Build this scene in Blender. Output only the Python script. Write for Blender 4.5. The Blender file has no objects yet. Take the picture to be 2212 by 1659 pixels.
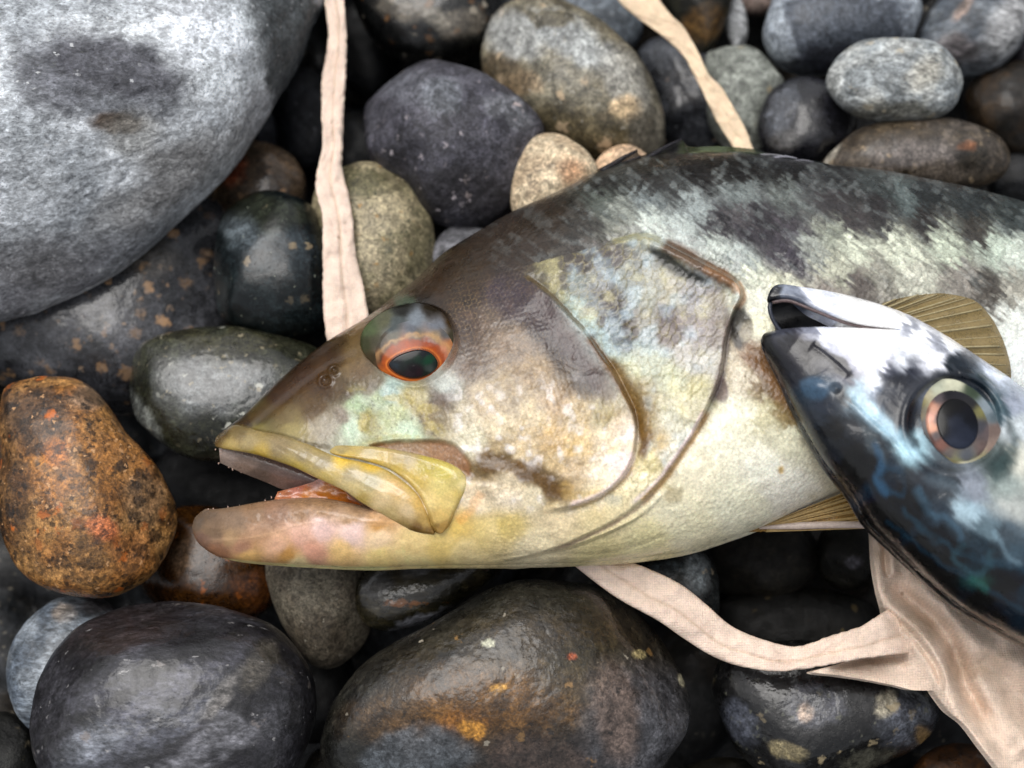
import bpy, math, random
import numpy as np
random.seed(7); np.random.seed(7)
S = bpy.context.scene
COLL = S.collection

# ------------------------------------------------------------------ camera, sky, sun, exposure
U = 1e-4                       # one layout unit = 0.1 mm (the picture is about 2212 x 1659 units at the fish's mid plane)
DIST, TILT = 0.345, math.radians(17)
CW, CH = 1106.0, 829.5
cd = bpy.data.cameras.new('camera'); cam = bpy.data.objects.new('camera', cd); COLL.objects.link(cam)
S.camera = cam
cam.location = (0, -DIST*math.sin(TILT), DIST*math.cos(TILT)); cam.rotation_euler = (TILT, 0, 0)
cd.sensor_width = 36; cd.lens = 18*DIST/(CW*U)
cd.clip_start = 0.005; cd.clip_end = 50
cd.dof.use_dof = True; cd.dof.focus_distance = DIST-0.013; cd.dof.aperture_fstop = 10.0
S.render.resolution_x, S.render.resolution_y = 1024, 768

W = bpy.data.worlds.new('World'); S.world = W; W.use_nodes = True
nt = W.node_tree; nt.nodes.clear()
sky = nt.nodes.new('ShaderNodeTexSky'); sky.sky_type = 'NISHITA'; sky.sun_disc = False
SUN_EL, SUN_AZ = math.radians(68), math.radians(-40)       # azimuth from +Y (top of the picture), negative = left
sky.sun_elevation = SUN_EL; sky.sun_rotation = SUN_AZ; sky.dust_density = 4.0; sky.air_density = 1.0
hs = nt.nodes.new('ShaderNodeHueSaturation'); hs.inputs['Saturation'].default_value = 0.2
bg = nt.nodes.new('ShaderNodeBackground'); bg.inputs['Strength'].default_value = 0.10
wo = nt.nodes.new('ShaderNodeOutputWorld')
nt.links.new(sky.outputs[0], hs.inputs['Color']); nt.links.new(hs.outputs[0], bg.inputs['Color']); nt.links.new(bg.outputs[0], wo.inputs['Surface'])
sl = bpy.data.lights.new('sun', 'SUN'); sl.energy = 1.0; sl.angle = math.radians(42); sl.color = (1, .97, .93)
so = bpy.data.objects.new('sun', sl); COLL.objects.link(so)
so.rotation_euler = (math.pi/2-SUN_EL, 0, -SUN_AZ + math.pi)
S.view_settings.view_transform = 'Standard'; S.view_settings.look = 'None'
S.view_settings.gamma = 1.0; S.view_settings.use_curve_mapping = False
S.view_settings.exposure = 0.75

# ------------------------------------------------------------------ numeric helpers
def A(v): return np.asarray(v, dtype=np.float64)
def P(x, y, z):
    """point at height z (units) seen at picture position x,y -> world metres"""
    x, y, z = np.broadcast_arrays(A(x), A(y), A(z)); z = z*U
    dx = (x-CW)*U/DIST; dy = -(y-CH)*U/DIST
    st, ct = math.sin(TILT), math.cos(TILT)
    d = np.stack([dx, st+dy*ct, -ct+dy*st], -1)
    c = A(cam.location)
    t = (z-c[2])/d[..., 2]
    return c+d*t[..., None]
def proj(w):
    w = A(w)-A(cam.location); st, ct = math.sin(TILT), math.cos(TILT)
    dep = w[..., 1]*st-w[..., 2]*ct
    return CW+w[..., 0]/dep*DIST/U, CH-(w[..., 1]*ct+w[..., 2]*st)/dep*DIST/U
def h3(i, j, k):
    with np.errstate(over='ignore'):
        h = i.astype(np.int64).astype(np.uint32)*np.uint32(374761393)+j.astype(np.int64).astype(np.uint32)*np.uint32(668265263)+k.astype(np.int64).astype(np.uint32)*np.uint32(2147483647 & 0x5bd1e995)
        h = (h ^ (h >> np.uint32(13)))*np.uint32(1274126177); h = h ^ (h >> np.uint32(16))
        h = h*np.uint32(2246822519); h = h ^ (h >> np.uint32(15))
    return h.astype(np.float64)/4294967295.0
def noise(x, y, z=0.0):
    x, y, z = np.broadcast_arrays(A(x), A(y), A(z))
    i, j, k = np.floor(x), np.floor(y), np.floor(z)
    f, g, h = x-i, y-j, z-k
    f, g, h = f*f*(3-2*f), g*g*(3-2*g), h*h*(3-2*h)
    r = 0
    for a in (0, 1):
        for b in (0, 1):
            for c in (0, 1):
                r = r+h3(i+a, j+b, k+c)*(f if a else 1-f)*(g if b else 1-g)*(h if c else 1-h)
    return r*2-1
def fbm(x, y, z=0.0, o=4, g=.5):
    r, a, s = 0, 1.0, 0
    for n in range(o):
        r = r+a*noise(A(x)*2**n+n*17.3, A(y)*2**n-n*9.1, A(z)*2**n+n*5.7); s += a; a *= g
    return r/s
def sstep(a, b, x):
    t = np.clip((A(x)-a)/(b-a), 0, 1); return t*t*(3-2*t)
def lin(c):
    if isinstance(c, str): c = [int(c[i:i+2], 16)/255 for i in (0, 2, 4)]
    c = A(c); return np.where(c <= .04045, c/12.92, ((c+.055)/1.055)**2.4)
def catmull(p, n, closed=False):
    """smooth curve through p, n samples evenly spaced by arc length"""
    p = A(p)
    q = np.vstack([p[-1], p, p[0], p[1]]) if closed else np.vstack([2*p[0]-p[1], p, 2*p[-1]-p[-2]])
    out = []; t = np.linspace(0, 1, 24, endpoint=False)[:, None]
    for i in range(1, len(q)-2):
        a, b, c, d = q[i-1], q[i], q[i+1], q[i+2]
        out.append(.5*(2*b+(c-a)*t+(2*a-5*b+4*c-d)*t*t+(3*b-a-3*c+d)*t**3))
    out = np.vstack(out+[q[-2][None]])
    L = np.r_[0, np.cumsum(np.linalg.norm(np.diff(out, axis=0), axis=1))]
    s = np.linspace(0, L[-1], n, endpoint=not closed)
    return np.stack([np.interp(s, L, out[:, k]) for k in range(out.shape[1])], -1)
def polydist(x, y, poly, ends=False):
    """unsigned distance, signed side (+ = right-hand when walking, y down), parameter 0..1"""
    poly = A(poly).astype(np.float32); sh = np.shape(x); x = A(x).astype(np.float32).ravel(); y = A(y).astype(np.float32).ravel()
    best = np.full(x.shape, 1e12, np.float32); side = np.zeros(x.shape, np.float32); par = np.zeros(x.shape, np.float32)
    n = len(poly)-1
    for i in range(n):
        ax, ay = poly[i, :2]; ex, ey = poly[i+1, :2]-poly[i, :2]
        dx = x-ax; dy = y-ay; t = dx*(ex/(ex*ex+ey*ey+1e-9)); t += dy*(ey/(ex*ex+ey*ey+1e-9)); np.clip(t, 0, 1, out=t)
        rx = dx-t*ex; ry = dy-t*ey; rx *= rx; ry *= ry; rx += ry
        m = np.flatnonzero(rx < best); best[m] = rx[m]; side[m] = np.sign(ex*dy[m]-ey*dx[m]); par[m] = (i+t[m])/n
    return np.sqrt(best).astype(float).reshape(sh), side.astype(float).reshape(sh), par.astype(float).reshape(sh)
def inpoly(x, y, poly):
    poly = A(poly); c = np.zeros(np.shape(x), bool); n = len(poly)
    for i in range(n):
        x1, y1 = poly[i]; x2, y2 = poly[(i+1) % n]
        if y1 == y2: continue
        c ^= ((y1 > y) != (y2 > y)) & (x < (x2-x1)*(y-y1)/(y2-y1)+x1)
    return c
def mask(x, y, poly, soft=6, warp=0, ws=30, seed=0):
    if warp: x, y = x+warp*fbm(x/ws, y/ws, seed, 3), y+warp*fbm(x/ws, y/ws, seed+50, 3)
    pc = catmull(poly, 60, True)
    d, _, _ = polydist(x, y, np.vstack([pc, pc[:1]])); s = np.where(inpoly(x, y, pc), -d, d)
    return 1-sstep(-soft, soft, s)
def idw(x, y, pts, warp=12, ws=34, pw=4.2, seed=3, eps=30, con=.4):
    x2 = x+warp*fbm(x/ws, y/ws, seed, 4, .6); y2 = y+warp*fbm(x/ws, y/ws, seed+31, 4, .6)
    x2, y2 = x2.astype(np.float32), y2.astype(np.float32); num = np.zeros(x.shape+(3,), np.float32); den = np.zeros(x.shape, np.float32)
    for px, py, c in pts:
        w = np.exp(-(pw/2)*np.log(((x2-np.float32(px))**2+(y2-np.float32(py))**2)*1e-4+np.float32(eps*1e-4))).astype(np.float32); num += w[..., None]*lin(c).astype(np.float32); den += w
    r = (num/den[..., None]).astype(np.float64); return r*(np.clip(r.mean(-1), .003, 1)/.6)[..., None]**con
def deep(c, k=.2, ref=.6): c = A(c); return c*(max(c.mean(), .003)/ref)**k
def mixc(a, b, m): return a*(1-m[..., None])+deep(lin(b))*m[..., None]

# ------------------------------------------------------------------ object helpers
def mesh_np(name, V, Q, mat, parent=None, col=None, smooth=True, loc=None, tris=None):
    me = bpy.data.meshes.new(name)
    V = A(V); o = A(loc) if loc is not None else (A(parent['_org']) if parent is not None else np.zeros(3))
    V = V-o
    faces = [] ; nv = len(V)
    me.vertices.add(nv); me.vertices.foreach_set('co', V.astype(np.float32).ravel())
    Q = np.asarray(Q, dtype=np.int32)
    k = Q.shape[1]; nl = Q.size
    T = np.zeros((0, 3), np.int32) if tris is None else np.asarray(tris, np.int32)
    idx = np.r_[Q.ravel(), T.ravel()]; n = len(Q)+len(T)
    me.loops.add(len(idx)); me.loops.foreach_set('vertex_index', idx)
    me.polygons.add(n)
    me.polygons.foreach_set('loop_start', np.r_[np.arange(len(Q))*k, nl+np.arange(len(T))*3].astype(np.int32))
    me.polygons.foreach_set('loop_total', np.r_[np.full(len(Q), k), np.full(len(T), 3)].astype(np.int32))
    me.polygons.foreach_set('use_smooth', np.full(n, smooth))
    me.update(calc_edges=True); me.validate()
    if col is not None:
        ca = me.color_attributes.new('Col', 'FLOAT_COLOR', 'POINT')
        c = np.ones((nv, 4), np.float32); c[:, 3] = 0; c[:, :np.shape(col)[1]] = col; ca.data.foreach_set('color', c.ravel())
    me.materials.append(mat)
    ob = bpy.data.objects.new(name, me); COLL.objects.link(ob)
    if parent is not None: ob.parent = parent
    if loc is not None: ob.location = tuple(o)
    return ob
def sub(ob, name, V, Q, mat, root, col=None, tris=None):     # sub-part under a part (the part sits at the root's origin)
    s = mesh_np(name, A(V)-A(root['_org']), Q, mat, None, col, tris=tris); s.parent = ob; return s
def thing(name, label, cat, loc, group=None):
    o = bpy.data.objects.new(name, None); COLL.objects.link(o); o.location = tuple(loc); o.empty_display_size = .01
    o['label'] = label; o['category'] = cat; o['_org'] = [float(v) for v in loc]
    if group: o['group'] = group
    return o
def gridq(n, m, base=0):
    i, j = np.meshgrid(np.arange(n-1), np.arange(m-1), indexing='ij'); a = base+i*m+j
    return np.stack([a, a+m, a+m+1, a+1], -1).reshape(-1, 4)
def solid(Vt, Vb, Q):
    """close a sheet with a second one below"""
    n = len(Vt); E = np.vstack([Q[:, [0, 1]], Q[:, [1, 2]], Q[:, [2, 3]], Q[:, [3, 0]]])
    key = np.sort(E, 1); key = key[:, 0].astype(np.int64)*10000000+key[:, 1]
    u, inv, cnt = np.unique(key, return_inverse=True, return_counts=True); b = E[cnt[inv] == 1]
    b = b[b[:, 0] != b[:, 1]]
    side = np.stack([b[:, 1], b[:, 0], b[:, 0]+n, b[:, 1]+n], -1)
    return np.vstack([Vt, Vb]), np.vstack([Q, Q[:, ::-1]+n, side])
def strip(c1, c2, n, m, closed=False, ease=True):
    a, b = catmull(c1, n), catmull(c2, n)
    t = np.linspace(0, 1, m)
    if ease: t = .5-.5*np.cos(t*math.pi)
    X = a[:, None, 0]*(1-t)+b[:, None, 0]*t; Y = a[:, None, 1]*(1-t)+b[:, None, 1]*t
    s = np.broadcast_to(t, X.shape); u = np.broadcast_to(np.linspace(0, 1, n)[:, None], X.shape)
    return X, Y, u, s
def polar(contour, n, m, c=None):
    k = catmull(contour, n, True); c = A(c) if c is not None else k.mean(0)
    r = np.sin(np.linspace(0, 1, m)*math.pi/2)
    X = c[0]+(k[:, None, 0]-c[0])*r; Y = c[1]+(k[:, None, 1]-c[1])*r
    i, j = np.meshgrid(np.arange(n), np.arange(m-1), indexing='ij'); a = i*m+j; b = ((i+1) % n)*m+j
    return X, Y, np.broadcast_to(r, X.shape), np.stack([a, a+1, b+1, b], -1).reshape(-1, 4)
def ell(cx, cy, a, b, rot=0, n=12):
    t = np.linspace(0, 2*math.pi, n, endpoint=False); r = math.radians(rot)
    return np.stack([cx+a*np.cos(t)*math.cos(r)-b*np.sin(t)*math.sin(r), cy+a*np.cos(t)*math.sin(r)+b*np.sin(t)*math.cos(r)], -1)
def tube(pts, rad, n=8):
    """tapered tube, world metres"""
    pts = A(pts); V = []; m = len(pts)
    for i in range(m):
        t = pts[min(i+1, m-1)]-pts[max(i-1, 0)]; t = t/(np.linalg.norm(t)+1e-12)
        s = np.cross(t, [0.1, .2, 1]); s /= np.linalg.norm(s); w = np.cross(t, s)
        for k in range(n):
            a = 2*math.pi*k/n; V.append(pts[i]+rad[i]*(math.cos(a)*s+math.sin(a)*w))
    Q = [[i*n+k, i*n+(k+1) % n, (i+1)*n+(k+1) % n, (i+1)*n+k] for i in range(m-1) for k in range(n)]
    V.append(pts[0]); V.append(pts[-1]); e = len(V)
    T = [[e-2, (k+1) % n, k] for k in range(n)]+[[e-1, (m-1)*n+k, (m-1)*n+(k+1) % n] for k in range(n)]
    return A(V), np.asarray(Q), np.asarray(T)

# ------------------------------------------------------------------ materials
class NT:
    def __init__(s, name):
        s.m = bpy.data.materials.new(name); s.m.use_nodes = True; s.t = s.m.node_tree; s.t.nodes.clear()
        s.out = s.t.nodes.new('ShaderNodeOutputMaterial'); s.b = s.t.nodes.new('ShaderNodeBsdfPrincipled')
        s.t.links.new(s.b.outputs[0], s.out.inputs['Surface'])
        s.tc = s.t.nodes.new('ShaderNodeTexCoord')
    def vec(s, scale=(1000, 1000, 1000), rot=(0, 0, 0), loc=(0, 0, 0)):      # millimetres
        m = s.t.nodes.new('ShaderNodeMapping'); m.inputs['Scale'].default_value = scale; m.inputs['Rotation'].default_value = rot; m.inputs['Location'].default_value = loc
        s.t.links.new(s.tc.outputs['Object'], m.inputs['Vector']); return m.outputs[0]
    def noise(s, v, sc, det=4, rough=.55, dist=0):
        n = s.t.nodes.new('ShaderNodeTexNoise'); n.inputs['Scale'].default_value = sc; n.inputs['Detail'].default_value = det
        n.inputs['Roughness'].default_value = rough; n.inputs['Distortion'].default_value = dist
        s.t.links.new(v, n.inputs['Vector']); return n.outputs['Fac']
    def vor(s, v, sc, rnd=1):
        n = s.t.nodes.new('ShaderNodeTexVoronoi'); n.inputs['Scale'].default_value = sc; n.inputs['Randomness'].default_value = rnd
        s.t.links.new(v, n.inputs['Vector']); return n
    def link(s, x, i):
        if hasattr(x, 'links') or isinstance(x, bpy.types.NodeSocket): s.t.links.new(x, i)
        else:
            i.default_value = x
    def math(s, op, a, b=0.0, clamp=False):
        n = s.t.nodes.new('ShaderNodeMath'); n.operation = op; n.use_clamp = clamp; s.link(a, n.inputs[0]); s.link(b, n.inputs[1]); return n.outputs[0]
    def ramp(s, x, a, b, c=0.0, d=1.0):
        n = s.t.nodes.new('ShaderNodeMapRange'); n.interpolation_type = 'SMOOTHSTEP'; s.link(x, n.inputs['Value'])
        for k, v in zip(('From Min', 'From Max', 'To Min', 'To Max'), (a, b, c, d)): n.inputs[k].default_value = v
        return n.outputs[0]
    def mix(s, f, a, b, mode='MIX'):
        n = s.t.nodes.new('ShaderNodeMix'); n.data_type = 'RGBA'; n.blend_type = mode; s.link(f, n.inputs['Factor'])
        for k, v in ((6, a), (7, b)):
            if isinstance(v, bpy.types.NodeSocket): s.t.links.new(v, n.inputs[k])
            else: n.inputs[k].default_value = tuple(v)+(1,) if len(v) == 3 else v
        return n.outputs[2]
    def attr(s, name='Col'):
        n = s.t.nodes.new('ShaderNodeAttribute'); n.attribute_name = name; return n.outputs['Color']
    def scale(s, col, f):
        n = s.t.nodes.new('ShaderNodeVectorMath'); n.operation = 'SCALE'; s.t.links.new(col, n.inputs[0]); s.link(f, n.inputs['Scale']); return n.outputs[0]
    def bump(s, h, dist, st=1.0, prev=None):
        n = s.t.nodes.new('ShaderNodeBump'); n.inputs['Strength'].default_value = st; n.inputs['Distance'].default_value = dist
        s.t.links.new(h, n.inputs['Height'])
        if prev is not None: s.t.links.new(prev, n.inputs['Normal'])
        return n.outputs[0]
    def set(s, **k):
        for a, v in k.items(): s.link(v, s.b.inputs[a.replace('_', ' ')])
        return s

def stone_mat(name, rough=.4, coat=.0, spk=(), bump=.25, fine=.6, streak=0, ang=0, grain=1.0, var=.5, dark=.85, mott=1.0):
    """spk: list of (colour, cells per mm, share of cells, size)"""
    s = NT(name); sd = random.uniform(-50, 50)
    v = s.vec(loc=(sd, sd*.7, -sd))
    if streak:
        vs = s.vec(scale=(1000/streak, 1000, 1000), rot=(0, 0, math.radians(ang)), loc=(sd, 0, 0))
    else: vs = v
    c = s.attr()
    c = s.scale(c, dark)
    n1 = s.noise(vs, .22, 6, .62, .6); n2 = s.noise(vs, 1.6*grain, 4, .7)
    c = s.scale(c, s.ramp(n1, .3, .72, 1-var, 1+var))
    c = s.scale(c, s.ramp(n2, .3, .72, 1-.42*mott, 1+.5*mott))
    n3 = s.noise(vs, .62*grain, 5, .68, .9); c = s.scale(c, s.ramp(n3, .32, .7, 1-.5*mott, 1+.55*mott))
    rid = s.math('ABSOLUTE', s.math('SUBTRACT', s.noise(vs, .16, 5, .6, 1.5), .5)); c = s.scale(c, s.ramp(rid, 0, .012, 1.35, 1))
    pit = s.ramp(s.vor(vs, 1.1*grain).outputs['Distance'], .1, .2, .55, 1); c = s.scale(c, pit)
    wn = s.t.nodes.new('ShaderNodeTexNoise'); wn.inputs['Scale'].default_value = .9; wn.inputs['Detail'].default_value = 3; s.t.links.new(vs, wn.inputs['Vector'])
    wm = s.t.nodes.new('ShaderNodeVectorMath'); wm.operation = 'MULTIPLY_ADD'; s.t.links.new(wn.outputs['Color'], wm.inputs[0]); wm.inputs[1].default_value = (2.2, 2.2, 2.2); s.t.links.new(vs, wm.inputs[2]); vsw = wm.outputs[0]
    for col, sc, share, size in spk:
        vo = s.vor(vsw, sc); d = s.t.nodes.new('ShaderNodeSeparateColor'); s.t.links.new(vo.outputs['Color'], d.inputs[0])
        pick = s.math('LESS_THAN', d.outputs[0], share*.75)
        wob = s.noise(v, sc*2.2, 3, .6)
        dist = s.math('ADD', vo.outputs['Distance'], s.math('MULTIPLY', s.math('SUBTRACT', wob, .5), .9))
        near = s.ramp(dist, size*.6, size*1.35, 1, 0)
        f = s.math('MULTIPLY', s.math('MULTIPLY', pick, near), s.ramp(d.outputs[1], 0, 1, .2, .8))
        c = s.mix(f, c, tuple(lin(col)))
    r = s.ramp(s.noise(v, .35, 4, .6), .35, .7, rough*.65, min(1, rough*1.35))
    b1 = s.bump(s.noise(vs, .5, 5, .65), .0011, bump); b1 = s.bump(pit, .00025, .5, b1)
    b2 = s.bump(s.noise(v, 2.2*grain, 4, .7), .00032, fine, b1)
    s.set(Base_Color=c, Roughness=r, Normal=b2)
    s.b.inputs['Coat Weight'].default_value = coat; s.b.inputs['Coat Roughness'].default_value = .05; s.link(s.bump(s.noise(v, .3, 4, .5), .0006, .6), s.b.inputs['Coat Normal'])
    s.b.inputs['Specular IOR Level'].default_value = .3
    return s.m

def skin_mat(name, rough=.38, coat=.08, fine=.35, freq=2.2, var=.18, crough=.14, metal=0.0, sss=.12, pores=0):
    s = NT(name); v = s.vec(); c = s.attr()
    n = s.noise(v, freq, 5, .65); n2 = s.noise(v, .35, 4, .6)
    c = s.scale(c, s.ramp(n, .3, .72, 1-var, 1+var)); c = s.scale(c, s.ramp(n2, .3, .7, .92, 1.08))
    nb = s.bump(n, .00012, fine)
    if pores:
        vo = s.vor(v, pores).outputs['Distance']; an = [n_ for n_ in s.t.nodes if n_.bl_idname == 'ShaderNodeAttribute'][0]; dry = s.math('SUBTRACT', 1.0, an.outputs['Alpha'], True)
        c = s.scale(c, s.math('ADD', 1.0, s.math('MULTIPLY', dry, s.ramp(vo, .1, .6, .06, -.06)))); nb = s.bump(s.math('MULTIPLY', s.math('MULTIPLY', vo, -1.0), dry), .0002, .45, nb)
        gl = s.noise(v, 1.1, 3, .7); c = s.scale(c, s.math('ADD', 1.0, s.math('MULTIPLY', dry, s.ramp(gl, .3, .72, -.09, .11))))
    s.set(Base_Color=c, Roughness=s.ramp(n2, .35, .65, rough*.75, rough*1.3), Normal=nb)
    an = [n_ for n_ in s.t.nodes if n_.bl_idname == 'ShaderNodeAttribute'][0]
    s.link(s.ramp(an.outputs['Alpha'], 0, 1, coat, max(coat, .5)), s.b.inputs['Coat Weight']); s.b.inputs['Coat Roughness'].default_value = crough
    s.b.inputs['Specular IOR Level'].default_value = .25
    s.link(s.bump(s.noise(v, .16, 3, .5, .8), .0014, .5), s.b.inputs['Coat Normal'])
    s.b.inputs['Metallic'].default_value = metal
    s.b.inputs['Subsurface Weight'].default_value = sss; s.b.inputs['Subsurface Scale'].default_value = .0012
    s.b.inputs['Subsurface Radius'].default_value = (1, .6, .4)
    return s.m

def cloth_mat():
    s = NT('unbleached_cotton'); v = s.vec(); c = s.attr()
    wx = s.t.nodes.new('ShaderNodeTexWave'); wx.inputs['Scale'].default_value = .62; wx.inputs['Distortion'].default_value = .6; wx.bands_direction = 'X'
    wy = s.t.nodes.new('ShaderNodeTexWave'); wy.inputs['Scale'].default_value = .62; wy.inputs['Distortion'].default_value = .6; wy.bands_direction = 'Y'
    for w in (wx, wy): s.t.links.new(v, w.inputs['Vector'])
    weave = s.math('ADD', wx.outputs['Fac'], wy.outputs['Fac'])
    n = s.noise(v, .25, 5, .6); f = s.noise(v, 2.5, 4, .7)
    c = s.scale(c, s.ramp(n, .3, .7, .86, 1.08)); c = s.scale(c, s.ramp(f, .3, .7, .9, 1.08)); c = s.scale(c, s.ramp(weave, 0, 2, .93, 1.04))
    vo = s.vor(v, .16); sp = s.ramp(vo.outputs['Distance'], .04, .09, .5, 0)
    c = s.mix(sp, c, (.25, .14, .07))
    b = s.bump(weave, .00008, .5); b = s.bump(f, .0002, .6, b)
    b = s.bump(s.noise(v, .35, 3, .5), .001, .4, b)
    s.set(Base_Color=c, Roughness=.85, Normal=b)
    s.b.inputs['Specular IOR Level'].default_value = .1
    s.b.inputs['Subsurface Weight'].default_value = .1; s.b.inputs['Subsurface Scale'].default_value = .002
    return s.m

# ------------------------------------------------------------------ stones
def cube_sphere(n):
    V = []; Q = []
    t = np.tan(np.linspace(-1, 1, n)*math.pi/4)
    a, b = np.meshgrid(t, t, indexing='ij'); o = np.ones_like(a); base = 0
    for f in range(6):
        p = [(o, a, b), (-o, b, a), (b, o, a), (a, -o, b), (a, b, o), (b, a, -o)][f]
        V.append(np.stack(p, -1).reshape(-1, 3)); Q.append(gridq(n, n, base)); base += n*n
    V = np.vstack(V); V /= np.linalg.norm(V, axis=1)[:, None]; Q = np.vstack(Q)
    key = np.round(V*1e5).astype(np.int64); _, first, inv = np.unique(key, axis=0, return_index=True, return_inverse=True)
    inv = np.asarray(inv).reshape(-1)
    return V[first], inv[Q]
CS = {}
def stone(label, contour, z, c, cols, blobs=(), mat=None, res=34, e=.82, low=.035, relief=.009, tilt=(0, 0), facets=(), nfac=3, name='pebble', cat='stone', mixs=6.0, **mk):
    """contour in picture units at height z; c = half height (units); cols = two base colours"""
    if res not in CS: CS[res] = cube_sphere(res)
    D, Q = CS[res]; sd = random.uniform(0, 400)
    k = catmull(contour, 160, True); w = P(k[:, 0], k[:, 1], z)
    ctr = np.array([(w[:, 0].min()+w[:, 0].max())/2, (w[:, 1].min()+w[:, 1].max())/2, z*U])
    rel = w-ctr; th = np.arctan2(rel[:, 1], rel[:, 0]); rr = np.hypot(rel[:, 0], rel[:, 1]); o = np.argsort(th)
    t = np.arctan2(D[:, 1], D[:, 0]); r = np.interp(t, th[o], rr[o], period=2*math.pi)
    s = np.hypot(D[:, 0], D[:, 1]); R = rr.mean()
    se = np.clip(s, 1e-9, 1)**e; ze = np.sign(D[:, 2])*np.abs(D[:, 2])**e
    V = np.stack([r*se*D[:, 0]/np.maximum(s, 1e-9), r*se*D[:, 1]/np.maximum(s, 1e-9), ze*c*U], -1)
    fr = random.Random(int(sd*1000))
    for _ in range(nfac):
        a_, zz = fr.uniform(0, 6.28), fr.uniform(.45, .9); nn = A([math.cos(a_)*math.sqrt(1-zz*zz), math.sin(a_)*math.sqrt(1-zz*zz), zz])
        h = V@nn; mx = h.max(); h = h-fr.uniform(.78, .92)*mx; V = V-(np.log1p(np.exp(np.clip(h/(.035*R), -30, 30)))*.035*R)[:, None]*nn*.85
    for nx, ny, nz, d, sh in facets:                    # worn flat faces: soft clamp against a plane
        nn = A([nx, ny, nz]); nn = nn/np.linalg.norm(nn); h = V@nn-d*R
        over = np.log1p(np.exp(np.clip(h/(sh*R), -30, 30)))*sh*R; V = V-over[:, None]*nn*.9
    q = D*1.6+sd
    n1 = fbm(q[:, 0], q[:, 1], q[:, 2], 3); q = V/R*5+sd; n2 = fbm(q[:, 0], q[:, 1], q[:, 2], 4, .55)
    q = V/U/22+sd; n3 = fbm(q[:, 0], q[:, 1], q[:, 2], 3, .6); pit = np.minimum(0, n3+.25)
    V = V*(1+low*n1+relief*n2)[:, None]+D*(pit*R*relief*1.3)[:, None]
    V[:, 2] += V[:, 0]*tilt[0]+V[:, 1]*tilt[1]
    wv = V+ctr; px, py = proj(wv)
    q = wv/U/(R/U)*mixs/2+sd; m = sstep(-.25, .3, fbm(q[:, 0], q[:, 1], q[:, 2], 5, .6))
    col = deep(lin(cols[0]), .35, .45)*(1-m[:, None])+deep(lin(cols[1]), .35, .45)*m[:, None]
    for bl in blobs:                                    # colour patches: minerals, stains, and some painted-in reflections and facet shade
        bx, by, ra, rb, rot, cc, st = bl[:7]; soft = bl[7] if len(bl) > 7 else .35
        wx = px+ra*.35*fbm(px/ra*1.7, py/ra*1.7, sd, 4, .6); wy = py+ra*.35*fbm(px/ra*1.7, py/ra*1.7, sd+9, 4, .6)
        cr, sr = math.cos(math.radians(rot)), math.sin(math.radians(rot))
        a = ((wx-bx)*cr+(wy-by)*sr)/ra; b = (-(wx-bx)*sr+(wy-by)*cr)/rb
        mm = (1-sstep(1-soft, 1+soft, np.hypot(a, b)))*st*(wv[:, 2] > ctr[2]-.3*c*U)
        col = col*(1-mm[:, None])+deep(lin(cc), .08)*mm[:, None]
    ob = mesh_np(name, wv, Q, mat or stone_mat(name+'_rock', **mk), None, col, loc=ctr)
    ob['label'] = label; ob['category'] = cat; ob['group'] = 'smooth stones of the beach'
    return ob

# ground: a bed of dark pebbles below everything, higher outside the picture
def make_ground():
    n = 620; ax = np.linspace(-1.1, 1.1, n); ax = np.sign(ax)*np.abs(ax)**1.5*.9
    gx, gy = np.meshgrid(ax, ax, indexing='ij'); x, y = gx/U, gy/U
    cell = 190.0
    x2 = x+25*fbm(x/90, y/90, 1, 2); y2 = y+25*fbm(x/90, y/90, 7, 2)
    i0, j0 = np.floor(x2/cell), np.floor(y2/cell); best = np.full(x.shape, -1e9); idc = np.zeros(x.shape)
    for a in (-1, 0, 1):
        for b in (-1, 0, 1):
            i, j = i0+a, j0+b; k = np.zeros_like(i)
            cx = (i+.5+.42*(h3(i, j, k)*2-1))*cell; cy = (j+.5+.42*(h3(i, j, k+3)*2-1))*cell
            r = cell*(.5+.35*h3(i, j, k+5)); th = h3(i, j, k+8)*3.14; dx, dy = x2-cx, y2-cy
            u = (dx*np.cos(th)+dy*np.sin(th))/r; v = (-dx*np.sin(th)+dy*np.cos(th))/(r*(.6+.3*h3(i, j, k+11)))
            h = np.sqrt(np.clip(1-(u*u+v*v), 0, 1))*85+(h3(i, j, k+14)-.5)*60-60*((u*u+v*v) > 1)
            m = h > best; best = np.where(m, h, best); idc = np.where(m, h3(i, j, k+21), idc)
    out = np.maximum(np.maximum(np.abs(gx)-.135, np.abs(gy)-.105), 0)/.05
    base = -640+430*sstep(0, 1, out)
    z = (base+best)*U
    c = np.stack([lin('2a2c30'), lin('3a3a3a'), lin('3c342a'), lin('45484c'), lin('26282c')])[np.clip((idc*5).astype(int), 0, 4)]
    ob = mesh_np('ground', np.stack([gx, gy, z], -1).reshape(-1, 3), gridq(n, n), stone_mat('pebble_bed_rock', rough=.5, coat=.1, spk=(('807868', .8, .15, .3),)), None, c.reshape(-1, 3)*.35, loc=(0, 0, -.06))
    ob['kind'] = 'structure'
make_ground()

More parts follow.
